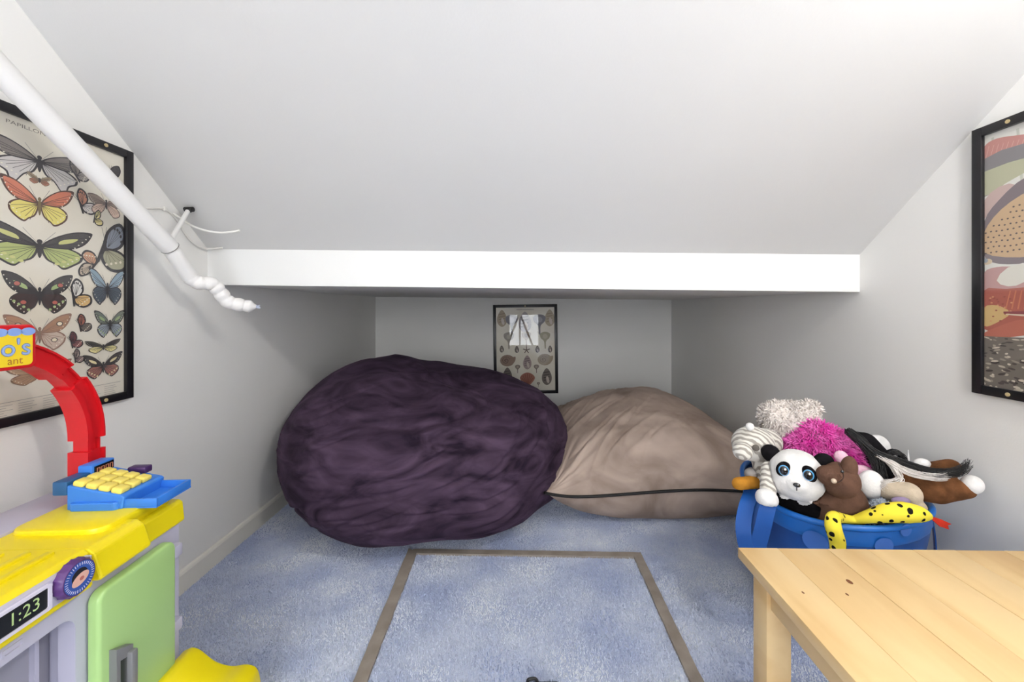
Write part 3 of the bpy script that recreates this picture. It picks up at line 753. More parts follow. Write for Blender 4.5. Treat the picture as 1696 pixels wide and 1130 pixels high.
def bean_bag():
    crease = make_creases(90, PI*0.72+0.52, 2*PI*0.72-0.1, 0.10, 0.60, 3, lambda r: r.uniform(-.05, .55))
    C = Vector((-0.48, 2.235, 0)); nu, nv = 420, 210
    vs_, fs = [], []
    for j in range(nv+1):
        ph = -PI/2+PI*j/nv
        for i in range(nu):
            th = 2*PI*i/nu
            cx_, sx_ = math.cos(th), math.sin(th)
            cp, sn = math.cos(ph), math.sin(ph)
            rr = max(cp, 0)**(0.60 if sn > 0 else 0.42)
            # plan: a fat round, a little squared to the right front
            R = 0.725*(1+0.02*math.cos(2*th+0.5))
            if sn < 0: R *= 1+0.10*sstep(-0.1, 0.8, math.cos(th+0.55))*sstep(0, 0.5, -sn)
            x = R*rr*cx_; y = 0.70*rr*sx_
            if sn < 0: y *= 1+0.06*sstep(-0.1, 0.8, math.cos(th+0.9))*sstep(0, 0.5, -sn)
            if sn >= 0:
                top = 0.335+0.050*(-x/0.7)+0.045*(y/0.7)
                # raised lump at the back left, hollow to the right of it
                top += 0.055*math.exp(-((x+0.36)**2+(y-0.20)**2)/0.10)-0.035*math.exp(-((x-0.20)**2+(y-0.0)**2)/0.06)
                z = 0.30+top*sn**0.92
            else:
                z = 0.30-0.30*(-sn)**0.80
                if z < 0.02: z = 0.02*max(z, 0)/0.02
            p = Vector((x, y, z))
            nrm = Vector((x/0.7, y/0.7, (z-0.30)/0.38))
            if nrm.length > 0: nrm.normalize()
            q = Vector((cx_*2.2, sx_*2.2, z*1.4))
            d = 0.020*noise.noise(q*0.9)+0.006*noise.noise(p*6)+0.002*noise.noise(p*17)
            wv = z*8+1.6*math.sin(th*1.0+0.8)+1.2*noise.noise(p*1.6)
            rid = 1-abs(noise.noise(Vector((wv, th*0.8, 3.1))))*2.2
            d += 0.007*max(rid, 0)**2*sstep(-1.0, -0.7, cx_)
            d += crease(th*0.72, z)
            # tucked crease below the top edge on the camera side, seam round the waist
            zc = 0.545+0.03*math.sin(th*2.3)+0.012*noise.noise(p*6)
            if sx_ < 0.35: d -= 0.020*math.exp(-((z-zc)/0.010)**2)*sstep(0.35, -0.2, sx_)*sstep(-0.55, -0.1, cx_)
            zs = 0.40+0.05*cx_
            d -= 0.007*math.exp(-((z-zs)/0.006)**2)*sstep(-0.55, -0.8, cx_)
            if sn > -0.92 or z > 0.03: p += nrm*d*sstep(0.0, 0.06, z)
            p.z = max(p.z, 0.0)
            w_ = p+C
            lim = XL+0.018
            if w_.x < lim+0.05: 
                e = w_.x-(lim+0.05); w_.x = lim+0.05+0.05*math.tanh(e/0.05)
            vs_.append(w_-C)
    for j in range(nv):
        for i in range(nu):
            fs.append((j*nu+i, j*nu+(i+1) % nu, (j+1)*nu+(i+1) % nu, (j+1)*nu+i))
    mb = MB(); mb.add(vs_, fs, 0, True)
    o = mb.build('bean_bag', M_PLUM, autosmooth=False); o.location = C
    tag(o, 'huge dark purple velour bean bag slumped against the left wall', 'bean bag')
bean_bag()

# ================================================================== TAUPE FLOOR CUSHION
M_TAUPE = mat('taupe_velour', srgb(146, 128, 117), 0.85, srgb(196, 177, 164), 4.0, sheen=0.35, spec=0.15, dist=1.0, detail=7, lo=0.32, hi=0.68, bump=0.12, bscale=300)
def cushion():
    crs = make_creases(26, -0.62, 0.1, -0.55, 0.45, 11, lambda r: r.uniform(.7, 1.5))
    C = Vector((0.70, 2.40, 0)); n = 200; hw, hd = 0.565, 0.60; seam = 0.165
    t = thing('floor_cushion', 'large taupe velour floor cushion with black piping beside the purple bean bag', 'cushion', C)
    def plan(u, v):
        k = 0.03*abs(u*v)**14; x = hw*u*(1-0.055*(1-v*v)+k); y = hd*v*(1-0.055*(1-u*u)+k); return x, y
    def edge_h(u, v):
        return seam+0.012*math.sin(u*3+0.7)+0.008*math.sin(v*4)+0.03*abs(u*v)**10
    vs_, fs = [], []
    for side in (1, -1):
        o = len(vs_)
        for j in range(n+1):
            for i in range(n+1):
                u = math.sin((-1+2*i/n)*PI/2); v = math.sin((-1+2*j/n)*PI/2)
                x, y = plan(u, v); p = Vector((x, y, 0))
                f = max((1-abs(u)**2.4)*(1-abs(v)**2.4), 0)
                if side > 0:
                    hgt = 0.290*f**0.50
                    hgt += 0.03*f**0.5*math.exp(-((u-0.1)**2+(v-0.2)**2)/0.3)
                    # folds gathered at the corners
                    cr = sstep(0.75, 1.75, abs(u)+abs(v))*(1-sstep(1.9, 2.0, abs(u)+abs(v)))
                    a = math.atan2(v-math.copysign(1, v), u-math.copysign(1, u))
                    hgt += 0.016*cr*(noise.noise(Vector((a*9, 2.0, (u+v)*1.5))))*f**0.25
                    hgt += (0.014*noise.noise(p*4)+0.006*noise.noise(p*11)+0.004*noise.noise(p*24))*f**0.4
                    # drag folds across the left flank
                    if u < 0.2:
                        rid = 1-abs(noise.noise(Vector(((x*0.9-y*0.75)*9+noise.noise(p*3), (x+y)*1.2, 4.4))))*2.2
                        hgt += 0.014*max(rid, 0)**2*sstep(0.3, -0.4, u)*f**0.35
                    hgt += crs(x, y)*f**0.3*sstep(0.35, -0.25, u)
                    z = edge_h(u, v)+hgt
                else:
                    z = edge_h(u, v)*(1-min(f*2.2, 1)**0.55*1.02)+0.008*noise.noise(p*7)*f**0.4
                    z = max(z, 0)
                    # belly bulges out below the seam
                    g = math.sin(min(f*1.6, 0.5)*PI)
                    x *= 1+0.02*g; y *= 1+0.045*g
                vs_.append((x, y, z))
        for j in range(n):
            for i in range(n):
                q = (o+j*(n+1)+i, o+j*(n+1)+i+1, o+(j+1)*(n+1)+i+1, o+(j+1)*(n+1)+i)
                fs.append(q if side > 0 else q[::-1])
    mb = MB(); mb.add(vs_, fs, 0, True); mb.build('cover', M_TAUPE, t, autosmooth=False)
    loop = []
    for k in range(240):
        s_ = k/60; e = int(s_); q = math.sin((-1+2*(s_-e))*PI/2)
        u, v = ((q, -1), (1, q), (-q, 1), (-1, -q))[e]
        x, y = plan(u, v); loop.append(Vector((x*1.004, y*1.004, edge_h(u, v))))
    mb = MB(); mb.tube(loop+[loop[0]], 0.0068, 8, cap=False); mb.build('piping', mat('black_piping', srgb(18, 16, 16), 0.6), t)
cushion()

# ================================================================== WOODEN TABLE
def wood_mat():
    m = bpy.data.materials.new('birch'); m.use_nodes = True; nt = m.node_tree; b = nt.nodes['Principled BSDF']
    tc = nt.nodes.new('ShaderNodeTexCoord'); mp = nt.nodes.new('ShaderNodeMapping'); oi = nt.nodes.new('ShaderNodeObjectInfo')
    mp.inputs['Scale'].default_value = (5, 0.9, 5)
    ad = nt.nodes.new('ShaderNodeVectorMath'); ad.operation = 'ADD'
    sc = nt.nodes.new('ShaderNodeVectorMath'); sc.operation = 'SCALE'; sc.inputs['Scale'].default_value = 7.0
    cb = nt.nodes.new('ShaderNodeCombineXYZ'); 
    for k in range(3): nt.links.new(oi.outputs['Random'], cb.inputs[k])
    nt.links.new(cb.outputs[0], sc.inputs[0]); nt.links.new(tc.outputs['Object'], mp.inputs[0])
    nt.links.new(mp.outputs[0], ad.inputs[0]); nt.links.new(sc.outputs[0], ad.inputs[1])
    n = nt.nodes.new('ShaderNodeTexNoise'); n.inputs['Scale'].default_value = 3.0; n.inputs['Detail'].default_value = 5; n.inputs['Distortion'].default_value = 0.5; n.inputs['Roughness'].default_value = 0.4
    nt.links.new(ad.outputs[0], n.inputs['Vector'])
    r = nt.nodes.new('ShaderNodeValToRGB'); r.color_ramp.elements[0].position = 0.28; r.color_ramp.elements[0].color = srgb(217, 179, 122)
    r.color_ramp.elements[1].position = 0.62; r.color_ramp.elements[1].color = srgb(234, 203, 150)
    nt.links.new(n.outputs['Fac'], r.inputs[0])
    hs = nt.nodes.new('ShaderNodeHueSaturation'); mr = nt.nodes.new('ShaderNodeMapRange')
    mr.inputs['To Min'].default_value = 0.92; mr.inputs['To Max'].default_value = 1.04
    nt.links.new(oi.outputs['Random'], mr.inputs[0]); nt.links.new(mr.outputs[0], hs.inputs['Value']); nt.links.new(r.outputs[0], hs.inputs['Color'])
    nt.links.new(hs.outputs[0], b.inputs['Base Color']); b.inputs['Roughness'].default_value = 0.42
    return m
M_WOOD = wood_mat()
TH = 0.48
t = thing('childs_table', 'low pale birch table with square legs in front of the toy bin', 'table', (0.474, 0.886, 0), math.radians(-1.1))
TW, TD = 0.76, 0.50
edges = [0, .085, .19, .275, .37, .46, .56, .665, .76]
for i in range(8):
    mb = MB(); mb.box((edges[i]+0.0002, -TD, TH-0.021), (edges[i+1]-0.0002, 0, TH-0.0003*(i % 2)), 0.0012); mb.build('tabletop_stave', M_WOOD, t)
for x in (0.020, TW-0.068):
    for y in (-0.072, -TD+0.024):
        mb = MB(); mb.box((x, y, 0), (x+0.049, y+0.049, TH-0.021), 0.0025); mb.build('leg', M_WOOD, t)
for lo, hi in (((0.028, -TD+0.073, TH-0.081), (0.046, -0.072, TH-0.021)), ((TW-0.046, -TD+0.073, TH-0.081), (TW-0.028, -0.072, TH-0.021)), ((0.069, -0.046, TH-0.081), (TW-0.068, -0.028, TH-0.021)), ((0.069, -TD+0.028, TH-0.081), (TW-0.068, -TD+0.046, TH-0.021))):
    mb = MB(); mb.box(lo, hi, 0.0015); mb.build('apron', M_WOOD, t)
knot = mat('knot', srgb(120, 70, 36), 0.5)
for (px, py, r) in ((1407, 964, .0045), (1330, 982, .002), (1403, 985, .0022)):
    d = (EYE-TH)*F/(py-CY); w_ = P(px, py, d)
    lp = Matrix.Rotation(math.radians(1.1), 3, 'Z') @ (w_-Vector((0.474, 0.886, 0)))
    mb = MB(); mb.add([(lp.x+r*math.cos(a)*1.0, lp.y+1.6*r*math.sin(a), TH+0.0002) for a in (2*PI*k/12 for k in range(12))], [tuple(range(12))]); mb.build('wood_knot', knot, t)

# ================================================================== TOY KITCHEN
K = thing('toy_kitchen', 'yellow and lavender plastic toy kitchen standing against the left wall', 'toy kitchen', (-0.82, 1.0, 0), math.radians(3.04))
def plate_with_hole(mb, outer, inner, x0, x1, mi=0):
    b = bmesh.new(); loops = []
    for pts in (outer, inner):
        vsx = [b.verts.new((x1, p[0], p[1])) for p in pts]
        for i in range(len(vsx)): b.edges.new((vsx[i], vsx[(i+1) % len(vsx)]))
    bmesh.ops.triangle_fill(b, use_beauty=True, edges=b.edges[:])
    fs = b.faces[:]
    r = bmesh.ops.extrude_face_region(b, geom=fs)
    for v in [g for g in r['geom'] if isinstance(g, bmesh.types.BMVert)]: v.co.x = x0
    bmesh.ops.recalc_face_normals(b, faces=b.faces[:]); mb.bm(b, mi)
def rrect(y0, y1, z0, z1, r, n=5):
    out = []
    for cy, cz, a0 in ((y1-r, z1-r, 0), (y0+r, z1-r, PI/2), (y0+r, z0+r, PI), (y1-r, z0+r, 1.5*PI)):
        for k in range(n+1): a = a0+PI/2*k/n; out.append((cy+r*math.cos(a), cz+r*math.sin(a)))
    return out
mb = MB()
plate_with_hole(mb, [(-0.545, 0.0), (-0.008, 0.0), (-0.008, 0.48), (-0.545, 0.48)], rrect(-0.515, -0.252, 0.10, 0.441, 0.028), -0.03, 0.0)
mb.box((-0.30, -0.030, 0), (-0.03, -0.008, 0.48)); mb.box((-0.30, -0.545, 0), (-0.03, -0.523, 0.48)); mb.box((-0.30, -0.523, 0), (-0.275, -0.03, 0.5)); mb.box((-0.30, -0.545, 0.48), (-0.196, -0.002, 0.556), 0.004); mb.box((-0.275, -0.523, 0), (-0.03, -0.03, 0.03))
mb.box((-0.275, -0.235, 0.03), (-0.03, -0.218, 0.47))
mb.build('body', M_LAV, K)
mb = MB(); mb.box((-0.075, -0.522, 0.08), (-0.062, -0.236, 0.46))
bk = mb.build('oven_back', M_LAVD, K)
for y0, y1, z0, z1 in ((-0.345, -0.262, 0.305, 0.432), (-0.345, -0.262, 0.13, 0.292), (-0.485, -0.352, 0.305, 0.432), (-0.485, -0.352, 0.13, 0.292)):
    mb = MB(); plate_with_hole(mb, rrect(y0, y1, z0, z1, .014), rrect(y0+.007, y1-.007, z0+.007, z1-.007, .010), -0.062, -0.052); mb.build('moulded_frame', M_LAV, bk)
mb = MB(); plate_with_hole(mb, rrect(-0.365, -0.335, 0.452, 0.464, .003), rrect(-0.362, -0.338, 0.455, 0.461, .002), 0.0, 0.002); mb.build('moulded_mark', M_LAV, K)
# countertop
mb = MB()
mb.prism(smooth_closed([], 1) if False else [(-0.195, 0.480), (0.016, 0.480), (0.020, 0.485), (0.014, 0.544), (0.004, 0.552), (-0.195, 0.554)], 1, -0.55, -0.240, 0.003)
mb.prism([(-0.195, 0.482), (0.030, 0.490), (0.034, 0.496), (0.020, 0.540), (0.006, 0.550), (-0.195, 0.552)], 1, -0.240, -0.128, 0.004)
mb.prism([(-0.195, 0.480), (0.006, 0.480), (0.008, 0.484), (0.004, 0.526), (-0.004, 0.532), (-0.195, 0.534)], 1, -0.128, 0.0, 0.003)
top = mb.build('countertop', M_YEL, K)
for x0 in (-0.045, -0.085, -0.13):
    mb = MB(); mb.box((x0, -0.42, 0.549), (x0+0.014, -0.255, 0.558), 0.003); mb.build('rib', M_YEL, top)
mb = MB(); mb.box((-0.18, -0.53, 0.549), (-0.02, -0.44, 0.559), 0.004); mb.build('burner_plate', M_YEL, top)
mb = MB(); mb.prism(rrect(-0.194, -0.012, -0.190, -0.002, 0.03), 2, 0.530, 0.561, 0.006, smooth=True); mb.build('platform', M_YEL, top)
# control panel
mb = MB(); mb.box((0.010, -0.546, 0.494), (0.0235, -0.246, 0.544), 0.002); cp = mb.build('control_panel', M_LAV, K)
mb = MB(); plate_with_hole(mb, rrect(-0.495, -0.318, 0.497, 0.541, .005), rrect(-0.490, -0.323, 0.502, 0.536, .003), 0.0235, 0.0275); mb.build('clock_bezel', mat('pale_plastic', srgb(226, 222, 236), .4), cp)
mb = MB(); mb.box((0.0235, -0.490, 0.502), (0.0252, -0.323, 0.536)); dsp = mb.build('clock_display', M_LCD, cp)
MX = Matrix(((0, 0, 1, 0.0254), (1, 0, 0, 0), (0, 1, 0, 0), (0, 0, 0, 1)))      # text on a +x face
LCDG = mat('lcd_green', srgb(196, 224, 150), 0.4)
mtx = MX.copy(); mtx.translation = (0.0254, -0.356, 0.519); text_obj('clock_digits', '1:23', 0.028, mtx, LCDG, cp, sx=0.95)
mb = MB()
for (a, b_) in (((-.408, .519), (-.386, .521)), ((-.386, .521), (-.392, .509)), ((-.392, .509), (-.41, .503)), ((-.425, .514), (-.44, .507)), ((-.40, .500), (-.383, .503)), ((-.452, .52), (-.438, .522)), ((-.455, .502), (-.44, .5))):
    mb.tube([(0.0254, a[0]-.024, a[1]+.008), (0.0254, b_[0]-.024, b_[1]+.008)], 0.0022, 6)
mb.build('display_segments', mat('lcd_dim', srgb(122, 140, 100), .4), cp)
dl = bpy.data.objects.new('dial', None)
mb = MB(); prof = [(0.0305, 0), (0.0305, 0.010), (0.028, 0.0145), (0.0, 0.0145)]
ng = 48; vs_, fs = [], []
for r, z in prof:
    for k in range(ng):
        a = 2*PI*k/ng; rr = r+(0.0016*(k % 3 == 0) if r > .03 else 0); vs_.append((z+0.0235, -0.284+rr*math.cos(a), 0.526+rr*math.sin(a)))
for i in range(3):
    for k in range(ng): fs.append((i*ng+k, i*ng+(k+1) % ng, (i+1)*ng+(k+1) % ng, (i+1)*ng+k))
mb.add(vs_, fs, 0, True); dial = mb.build('dial', mat('dial_purple', srgb(86, 50, 112), .35), K)
def disc(x, cy, cz, ry, rz, n=32, rot=0):
    return [(x, cy+ry*math.cos(a)*math.cos(rot)-rz*math.sin(a)*math.sin(rot), cz+ry*math.cos(a)*math.sin(rot)+rz*math.sin(a)*math.cos(rot)) for a in (2*PI*k/n for k in range(n))]
def face(name, pts, m, parent):
    mb = MB(); mb.add(pts, [tuple(range(len(pts)))]); return mb.build(name, m, parent)
face('dial_sticker', disc(0.0383, -0.284, 0.526, .0265, .0265), flat(28, 74, 186), dial)
mb = MB()
for k in range(36):
    a = 2*PI*k/36; mb.tube([(0.0385, -0.284+r*math.cos(a), 0.526+r*math.sin(a)) for r in (.0205, .0250)], .0005, 4)
mb.build('dial_ticks', flat(226, 220, 240), dial)
face('dial_window', disc(0.0385, -0.284, 0.528, .014, .014), flat(16, 14, 24), dial)
face('dial_picture', disc(0.0387, -0.283, 0.523, .0155, .0095, rot=.35), flat(244, 176, 150), dial)
face('dial_picture', disc(0.0389, -0.281, 0.523, .004, .0035), flat(206, 92, 80), dial)
# green fridge door, plain
mb = MB(); mb.prism(rrect(-0.236, -0.050, 0.06, 0.464, 0.022), 0, 0.002, 0.026, 0.007, smooth=True, seg=3); door = mb.build('fridge_door', M_GREEN, K)
mb = MB(); plate_with_hole(mb, [(-0.216, .215), (-.180, .215), (-.180, .325), (-.216, .342)], [(-0.208, .225), (-.194, .225), (-.194, .310), (-.208, .314)], 0.026, 0.040)
mb.box((0.026, -0.194, 0.225), (0.050, -0.180, 0.318), 0.003); mb.build('door_handle', M_GREY, door)
for z in (0.425, 0.25):
    mb = MB(); mb.box((-0.012, -0.049, z-0.014), (0.020, -0.022, z+0.014), 0.003); mb.build('hinge', M_LAV, K)
# yellow wavy foot
prof = smooth_open([(-0.02, 0.0, 0), (-0.02, 0.15, 0), (0.0, 0.178, 0), (0.03, 0.176, 0), (0.075, 0.145, 0), (0.12, 0.132, 0), (0.165, 0.134, 0), (0.195, 0.118, 0), (0.205, 0.06, 0), (0.205, 0.0, 0)], 4)
mb = MB(); mb.prism([(p.x*0.84+0.026, p.y) for p in prof], 1, -0.135, -0.012, 0.008, smooth=True); mb.build('foot', M_YEL, K, autosmooth=True)
# red arch
def arch():
    rows = []
    cy, cz, Rm = -0.231, 0.689, 0.232
    def row(y, z, ang, rad, wx): rows.append((y, z, ang, rad, wx))
    # right column up, round, left column down; ang = direction of the radial axis
    W, T = 0.023, 0.022; w2, t2 = 0.0165, 0.0155
    row(cy+Rm, 0.535, 0, T, W); row(cy+Rm, 0.655, 0, T, W); row(cy+Rm, 0.6552, 0, t2, w2); row(cy+Rm, 0.682, 0, t2, w2); row(cy+Rm, 0.6822, 0, T, W)
    def arc(a0, a1, rad, wx, n):
        for k in range(n+1):
            a = math.radians(a0+(a1-a0)*k/n); rows.append((cy+Rm*math.cos(a), cz+Rm*math.sin(a), a, rad, wx))
    arc(0, 35, T, W, 10); arc(35.1, 44.9, t2, w2, 3); arc(45, 135, T*.95, W, 16); arc(135.1, 145, t2, w2, 3); arc(145.1, 180, T, W, 10)
    row(cy-Rm, 0.6822, PI, T, W); row(cy-Rm, 0.682, PI, t2, w2); row(cy-Rm, 0.6552, PI, t2, w2); row(cy-Rm, 0.655, PI, T, W); row(cy-Rm, 0.54, PI, T, W)
    xm = -0.219; vs_, fs = [], []
    for y, z, a, r, wx in rows:
        c, s_ = math.cos(a), math.sin(a); ch = 0.004
        # outline with a channel in the room-side face
        for dr, dx in ((-r, -wx), (r, -wx), (r, wx), (r-ch, wx), (r-ch, wx-0.007), (-r+ch+.006, wx-0.007), (-r+ch+.006, wx), (-r, wx)):
            vs_.append((xm+dx, y+dr*c, z+dr*s_))
    n = 8
    for i in range(len(rows)-1):
        for k in range(n): fs.append((i*n+k, i*n+(k+1) % n, (i+1)*n+(k+1) % n, (i+1)*n+k))
    mb = MB(); mb.add(vs_, fs); return mb.build('arch', M_RED, K)
arch()
sy0, sy1, sz0, sz1 = -0.335, -0.147, 0.876, 0.964
mb = MB(); mb.prism(rrect(sy0, sy1, sz0, sz1, .012), 0, -0.205, -0.178, 0.003); sg = mb.build('sign_board', M_RED, K)
mb = MB(); mb.prism(rrect(sy0+.008, sy1-.008, sz0+.007, sz1-.010, .008), 0, -0.179, -0.1765); mb.build('sign_face', mat('sign_yellow', srgb(250, 218, 48), .35), sg)
SIGNB = mat('sign_blue', srgb(140, 172, 232), .4)
mb = MB()
for k in range(8):
    mb.add(disc(-0.1763, sy1-.016-k*.0235, sz1-.014, .013, .008, 20), [tuple(range(20))])
mb.build('sign_awning', SIGNB, sg)
def stext(txt, size, y, z, m, x, **k):
    mt = MX.copy(); mt.translation = (x, y, z); return text_obj('sign_lettering', txt, size, mt, m, sg, **k)
for dy, dz in ((.0012, 0), (-.0012, 0), (0, .0012), (0, -.0012)):
    stext("o's", 0.046, -0.184+dy, 0.918+dz, flat(92, 124, 206), -0.1761)
stext("o's", 0.046, -0.184, 0.918, mat('sign_pale_blue', srgb(160, 188, 240), .4), -0.1758)
stext('ant', 0.021, -0.186, 0.8935, flat(200, 112, 20), -0.1759)
# cash register
mb = MB()
mb.prism([(-0.158, 0.560), (-0.044, 0.560), (-0.040, 0.586), (-0.046, 0.590), (-0.158, 0.614)], 1, -0.108, 0.002, 0.003)
mb.prism(rrect(-0.15, -0.05, -0.115, -0.09, 0.010), 2, 0.560, 0.578, 0.003)
rg = mb.build('cash_register', M_BLUE, K)
sl = math.atan2(0.590-0.614, 0.112)
for i in range(4):
    for j in range(3):
        x = -0.140+i*0.0262; y = -0.092+j*0.0285
        if i == 3 or i == 0: y += 0.0
        z = 0.614+(x+0.158)*math.tan(sl)
        M = Matrix.Translation((x, y, z)) @ Matrix.Rotation(-sl, 4, 'Y')
        mb = MB(); mb.box((-.0118, -.0130, -.002), (.0118, .0130, .011), 0.005, M=M, seg=3); mb.build('key', M_KEY, rg)
mb = MB(); mb.box((-0.188, -0.108, 0.592), (-0.158, -0.054, 0.622), 0.003); mb.build('display_housing', M_TEAL, rg)
mb = MB(); mb.box((-0.188, -0.054, 0.588), (-0.156, 0.002, 0.636), 0.003); mb.build('display_housing', M_BLUE, rg)
mb = MB(); mb.box((-0.1565, -0.049, 0.612), (-0.154, -0.003, 0.632)); mb.build('price_display', M_LCD, rg)
mb = MB()
for k in range(4):
    y = -.044+k*.0105
    mb.tube([(-.1538, y, .616), (-.1538, y, .627), (-.1538, y+.006, .627), (-.1538, y+.006, .616)], .0011, 5)
mb.build('price_digits', flat(206, 110, 70), rg)
mb = MB(); mb.box((-0.118, -0.010, 0.598), (-0.076, 0.012, 0.614), 0.003); mb.build('purple_key', mat('key_purple', srgb(74, 46, 98), .35), rg)
mb = MB()
mb.box((-0.044, -0.104, 0.560), (0.024, -0.002, 0.563)); mb.box((-0.044, -0.104, 0.563), (0.024, -0.099, 0.580), .001); mb.box((-0.044, -0.007, 0.563), (0.024, -0.002, 0.580), .001); mb.box((0.018, -0.099, 0.563), (0.024, -0.007, 0.580), .001)
mb.build('drawer', M_BLUE, rg)

# ================================================================== BLUE TOY BIN
BC = Vector((0.962, 1.279, 0)); RT, RB, BH_ = 0.230, 0.165, 0.432
M_BIN = mat('bin_nylon', srgb(16, 74, 152), 0.42, srgb(26, 92, 178), 6, bump=0.25, bscale=30)
M_BIN2 = mat('bin_trim', srgb(32, 112, 202), 0.35, bump=0.15, bscale=50)
tb = thing('toy_bin', 'round blue nylon toy bin heaped with plush animals beside the right wall', 'bin', BC)
def binr(h): return RB+(RT-RB)*sstep(-0.05, 0.42, h)
nu, nv = 72, 26; vs_, fs = [], []
base_off = Vector((0.02, 0.035, 0))
for j in range(nv+1):
    h = BH_*j/nv
    for i in range(nu):
        a = 2*PI*i/nu; r = binr(h)+0.006*noise.noise(Vector((math.cos(a)*4, math.sin(a)*4, h*9)))
        off = base_off*(1-h/BH_)
        hh = h+0.015*(h/BH_)*math.sin(a*2+3.4)
        vs_.append((off.x+r*math.cos(a), off.y+r*math.sin(a), hh))
for j in range(nv):
    for i in range(nu): fs.append((j*nu+i, j*nu+(i+1) % nu, (j+1)*nu+(i+1) % nu, (j+1)*nu+i))
fs.append(tuple(range(nu))[::-1])
mb = MB(); mb.add(vs_, fs, 0, True); shell = mb.build('shell', M_BIN, tb, autosmooth=False)
m_ = shell.modifiers.new('thick', 'SOLIDIFY'); m_.thickness = 0.004; m_.offset = -1
loop = [Vector((binr(BH_)*1.004*math.cos(a), binr(BH_)*1.004*math.sin(a), BH_+0.015*math.sin(a*2+3.4))) for a in (2*PI*k/72 for k in range(73))]
mb = MB(); mb.tube(loop, 0.0085, 10, cap=False); mb.build('rim', M_BIN2, tb)
mb = MB()
prof = [(1.012, 0.0), (1.02, -0.012), (1.012, -0.024), (1.022, -0.036), (1.008, -0.050)]
vs_, fs = [], []
for q, dz in prof:
    for k in range(72):
        a = 2*PI*k/72; r = binr(BH_+dz)*q+0.002*noise.noise(Vector((math.cos(a)*9, math.sin(a)*9, dz*90))); vs_.append((r*math.cos(a)+base_off.x*(-dz/BH_), r*math.sin(a)+base_off.y*(-dz/BH_), BH_+dz+0.015*math.sin(a*2+3.4)))
for i in range(4):
    for k in range(72): fs.append((i*72+k, i*72+(k+1) % 72, (i+1)*72+(k+1) % 72, (i+1)*72+k))
mb.add(vs_, fs, 0, True); mb.build('rim_band', M_BIN2, tb, autosmooth=False)
# printed pale bubbles on the nylon
for px, py, r in ((1350, 898, .030), (1465, 905, .022), (1500, 878, .016)):
    ang = math.atan2((px-CX)/F, 1); best = None
    dvec = Vector(((px-CX)/F, 1, -(py-CY)/F))
    for k in range(400):
        tt = 0.9+k*0.001; q = Vector((0, 0, EYE))+dvec*tt-BC
        if q.z < BH_ and math.hypot(q.x-base_off.x*(1-q.z/BH_), q.y-base_off.y*(1-q.z/BH_)) < binr(q.z)+0.009: best = q; break
    if best:
        n_ = Vector((best.x, best.y, 0)).normalized(); s_ = Vector((-n_.y, n_.x, 0))
        mb = MB(); pts = [best]
        ring = []
        for k in range(24):
            a = 2*PI*k/24; q = best+s_*r*math.cos(a)+Vector((0, 0, r*math.sin(a)))
            o_ = base_off*(1-q.z/BH_); dd = Vector((q.x-o_.x, q.y-o_.y, 0)); q2 = o_+dd.normalized()*(binr(q.z)+0.008); ring.append((q2.x, q2.y, q.z))
        mb.add([best]+ring, [(0, 1+k, 1+(k+1) % 24) for k in range(24)], 0, True); mb.build('printed_bubble', mat('bubble', srgb(70, 120, 205), .45), tb)
# straps
def bp(px, py, d): return P(px, py, d)-BC
pts = smooth_open([bp(1246, 812, 1.235), bp(1236, 840, 1.20), bp(1231, 875, 1.175), bp(1238, 912, 1.165), bp(1252, 912, 1.155), bp(1262, 880, 1.145), bp(1270, 846, 1.14), bp(1274, 835, 1.145)], 6)
mb = MB(); mb.ribbon(pts, [Vector((0.016, -0.012, 0.002))]*len(pts), 0.003); mb.build('handle_strap', M_BIN, tb)
pts = smooth_open([bp(1250, 812, 1.23), bp(1250, 850, 1.19), bp(1250, 890, 1.165), bp(1252, 918, 1.155)], 6)
mb = MB(); mb.ribbon(pts, [Vector((0.022, -0.018, 0))]*len(pts), 0.003); mb.build('handle_strap', M_BIN, tb)
pts = smooth_open([bp(1535, 832, 1.16), bp(1541, 850, 1.165), bp(1546, 875, 1.17), bp(1549, 905, 1.18), bp(1549, 935, 1.19)], 6)
mb = MB(); mb.ribbon(pts, [Vector((0.007, 0.010, 0))]*len(pts), 0.003); mb.build('handle_strap', M_BIN, tb)

# ================================================================== PLUSH ANIMALS IN THE BIN
def plush(name, r, g, b, k=0.85, scale=30): 
    return mat(name, srgb(r*k, g*k, b*k), 1.0, srgb(r, g, b), scale, sheen=0.4, spec=0.1, bump=0.6, bscale=260)
W_PL = plush('white_plush', 240, 238, 236, 0.93); K_PL = plush('black_plush', 30, 28, 31, 0.6)
GRP = 'plush animals heaped in the toy bin'
def toy(name, label, px, py, d): 
    o = P(px, py, d); t = thing(name, label, 'plush toy', o, 0, GRP)
    return t, (lambda a, b, c: P(a, b, c)-o)
M_EYE = mat('eye_black', srgb(10, 10, 14), 0.08, coat=1)

# panda
t, q = toy('plush_panda', 'black and white plush panda with big blue ringed eyes', 1320, 778, 1.16)
hd = q(1319, 784, 1.17); FY = math.radians(-35); RZ = Matrix.Rotation(FY, 3, 'Z')
def lf(x, y, z): return hd+RZ @ Vector((x, y, z))         # panda's own frame, facing -y
def pm(c, n):
    l = RZ.transposed() @ (c-hd)
    return 0 if l.z > -.056-.026*max(0, 1-(l.x/.04)**2) else 1
blob('body', [('e', lf(0, 0, 0), (.070, .064, .066), (0, 0, FY)), ('e', lf(0, -.014, -.016), (.068, .056, .052), (0, 0, FY)), ('e', lf(.002, -.056, -.014), (.030, .020, .022), (0, 0, FY)),
     ('e', lf(.004, .012, -.088), (.056, .052, .062)), ('c', lf(-.030, -.005, -.072), lf(-.030, -.048, -.086), .026, .023), ('c', lf(.034, .0, -.07), lf(.030, -.045, -.092), .026, .022)], [W_PL, K_PL], t, 0.0038, 4, pm)
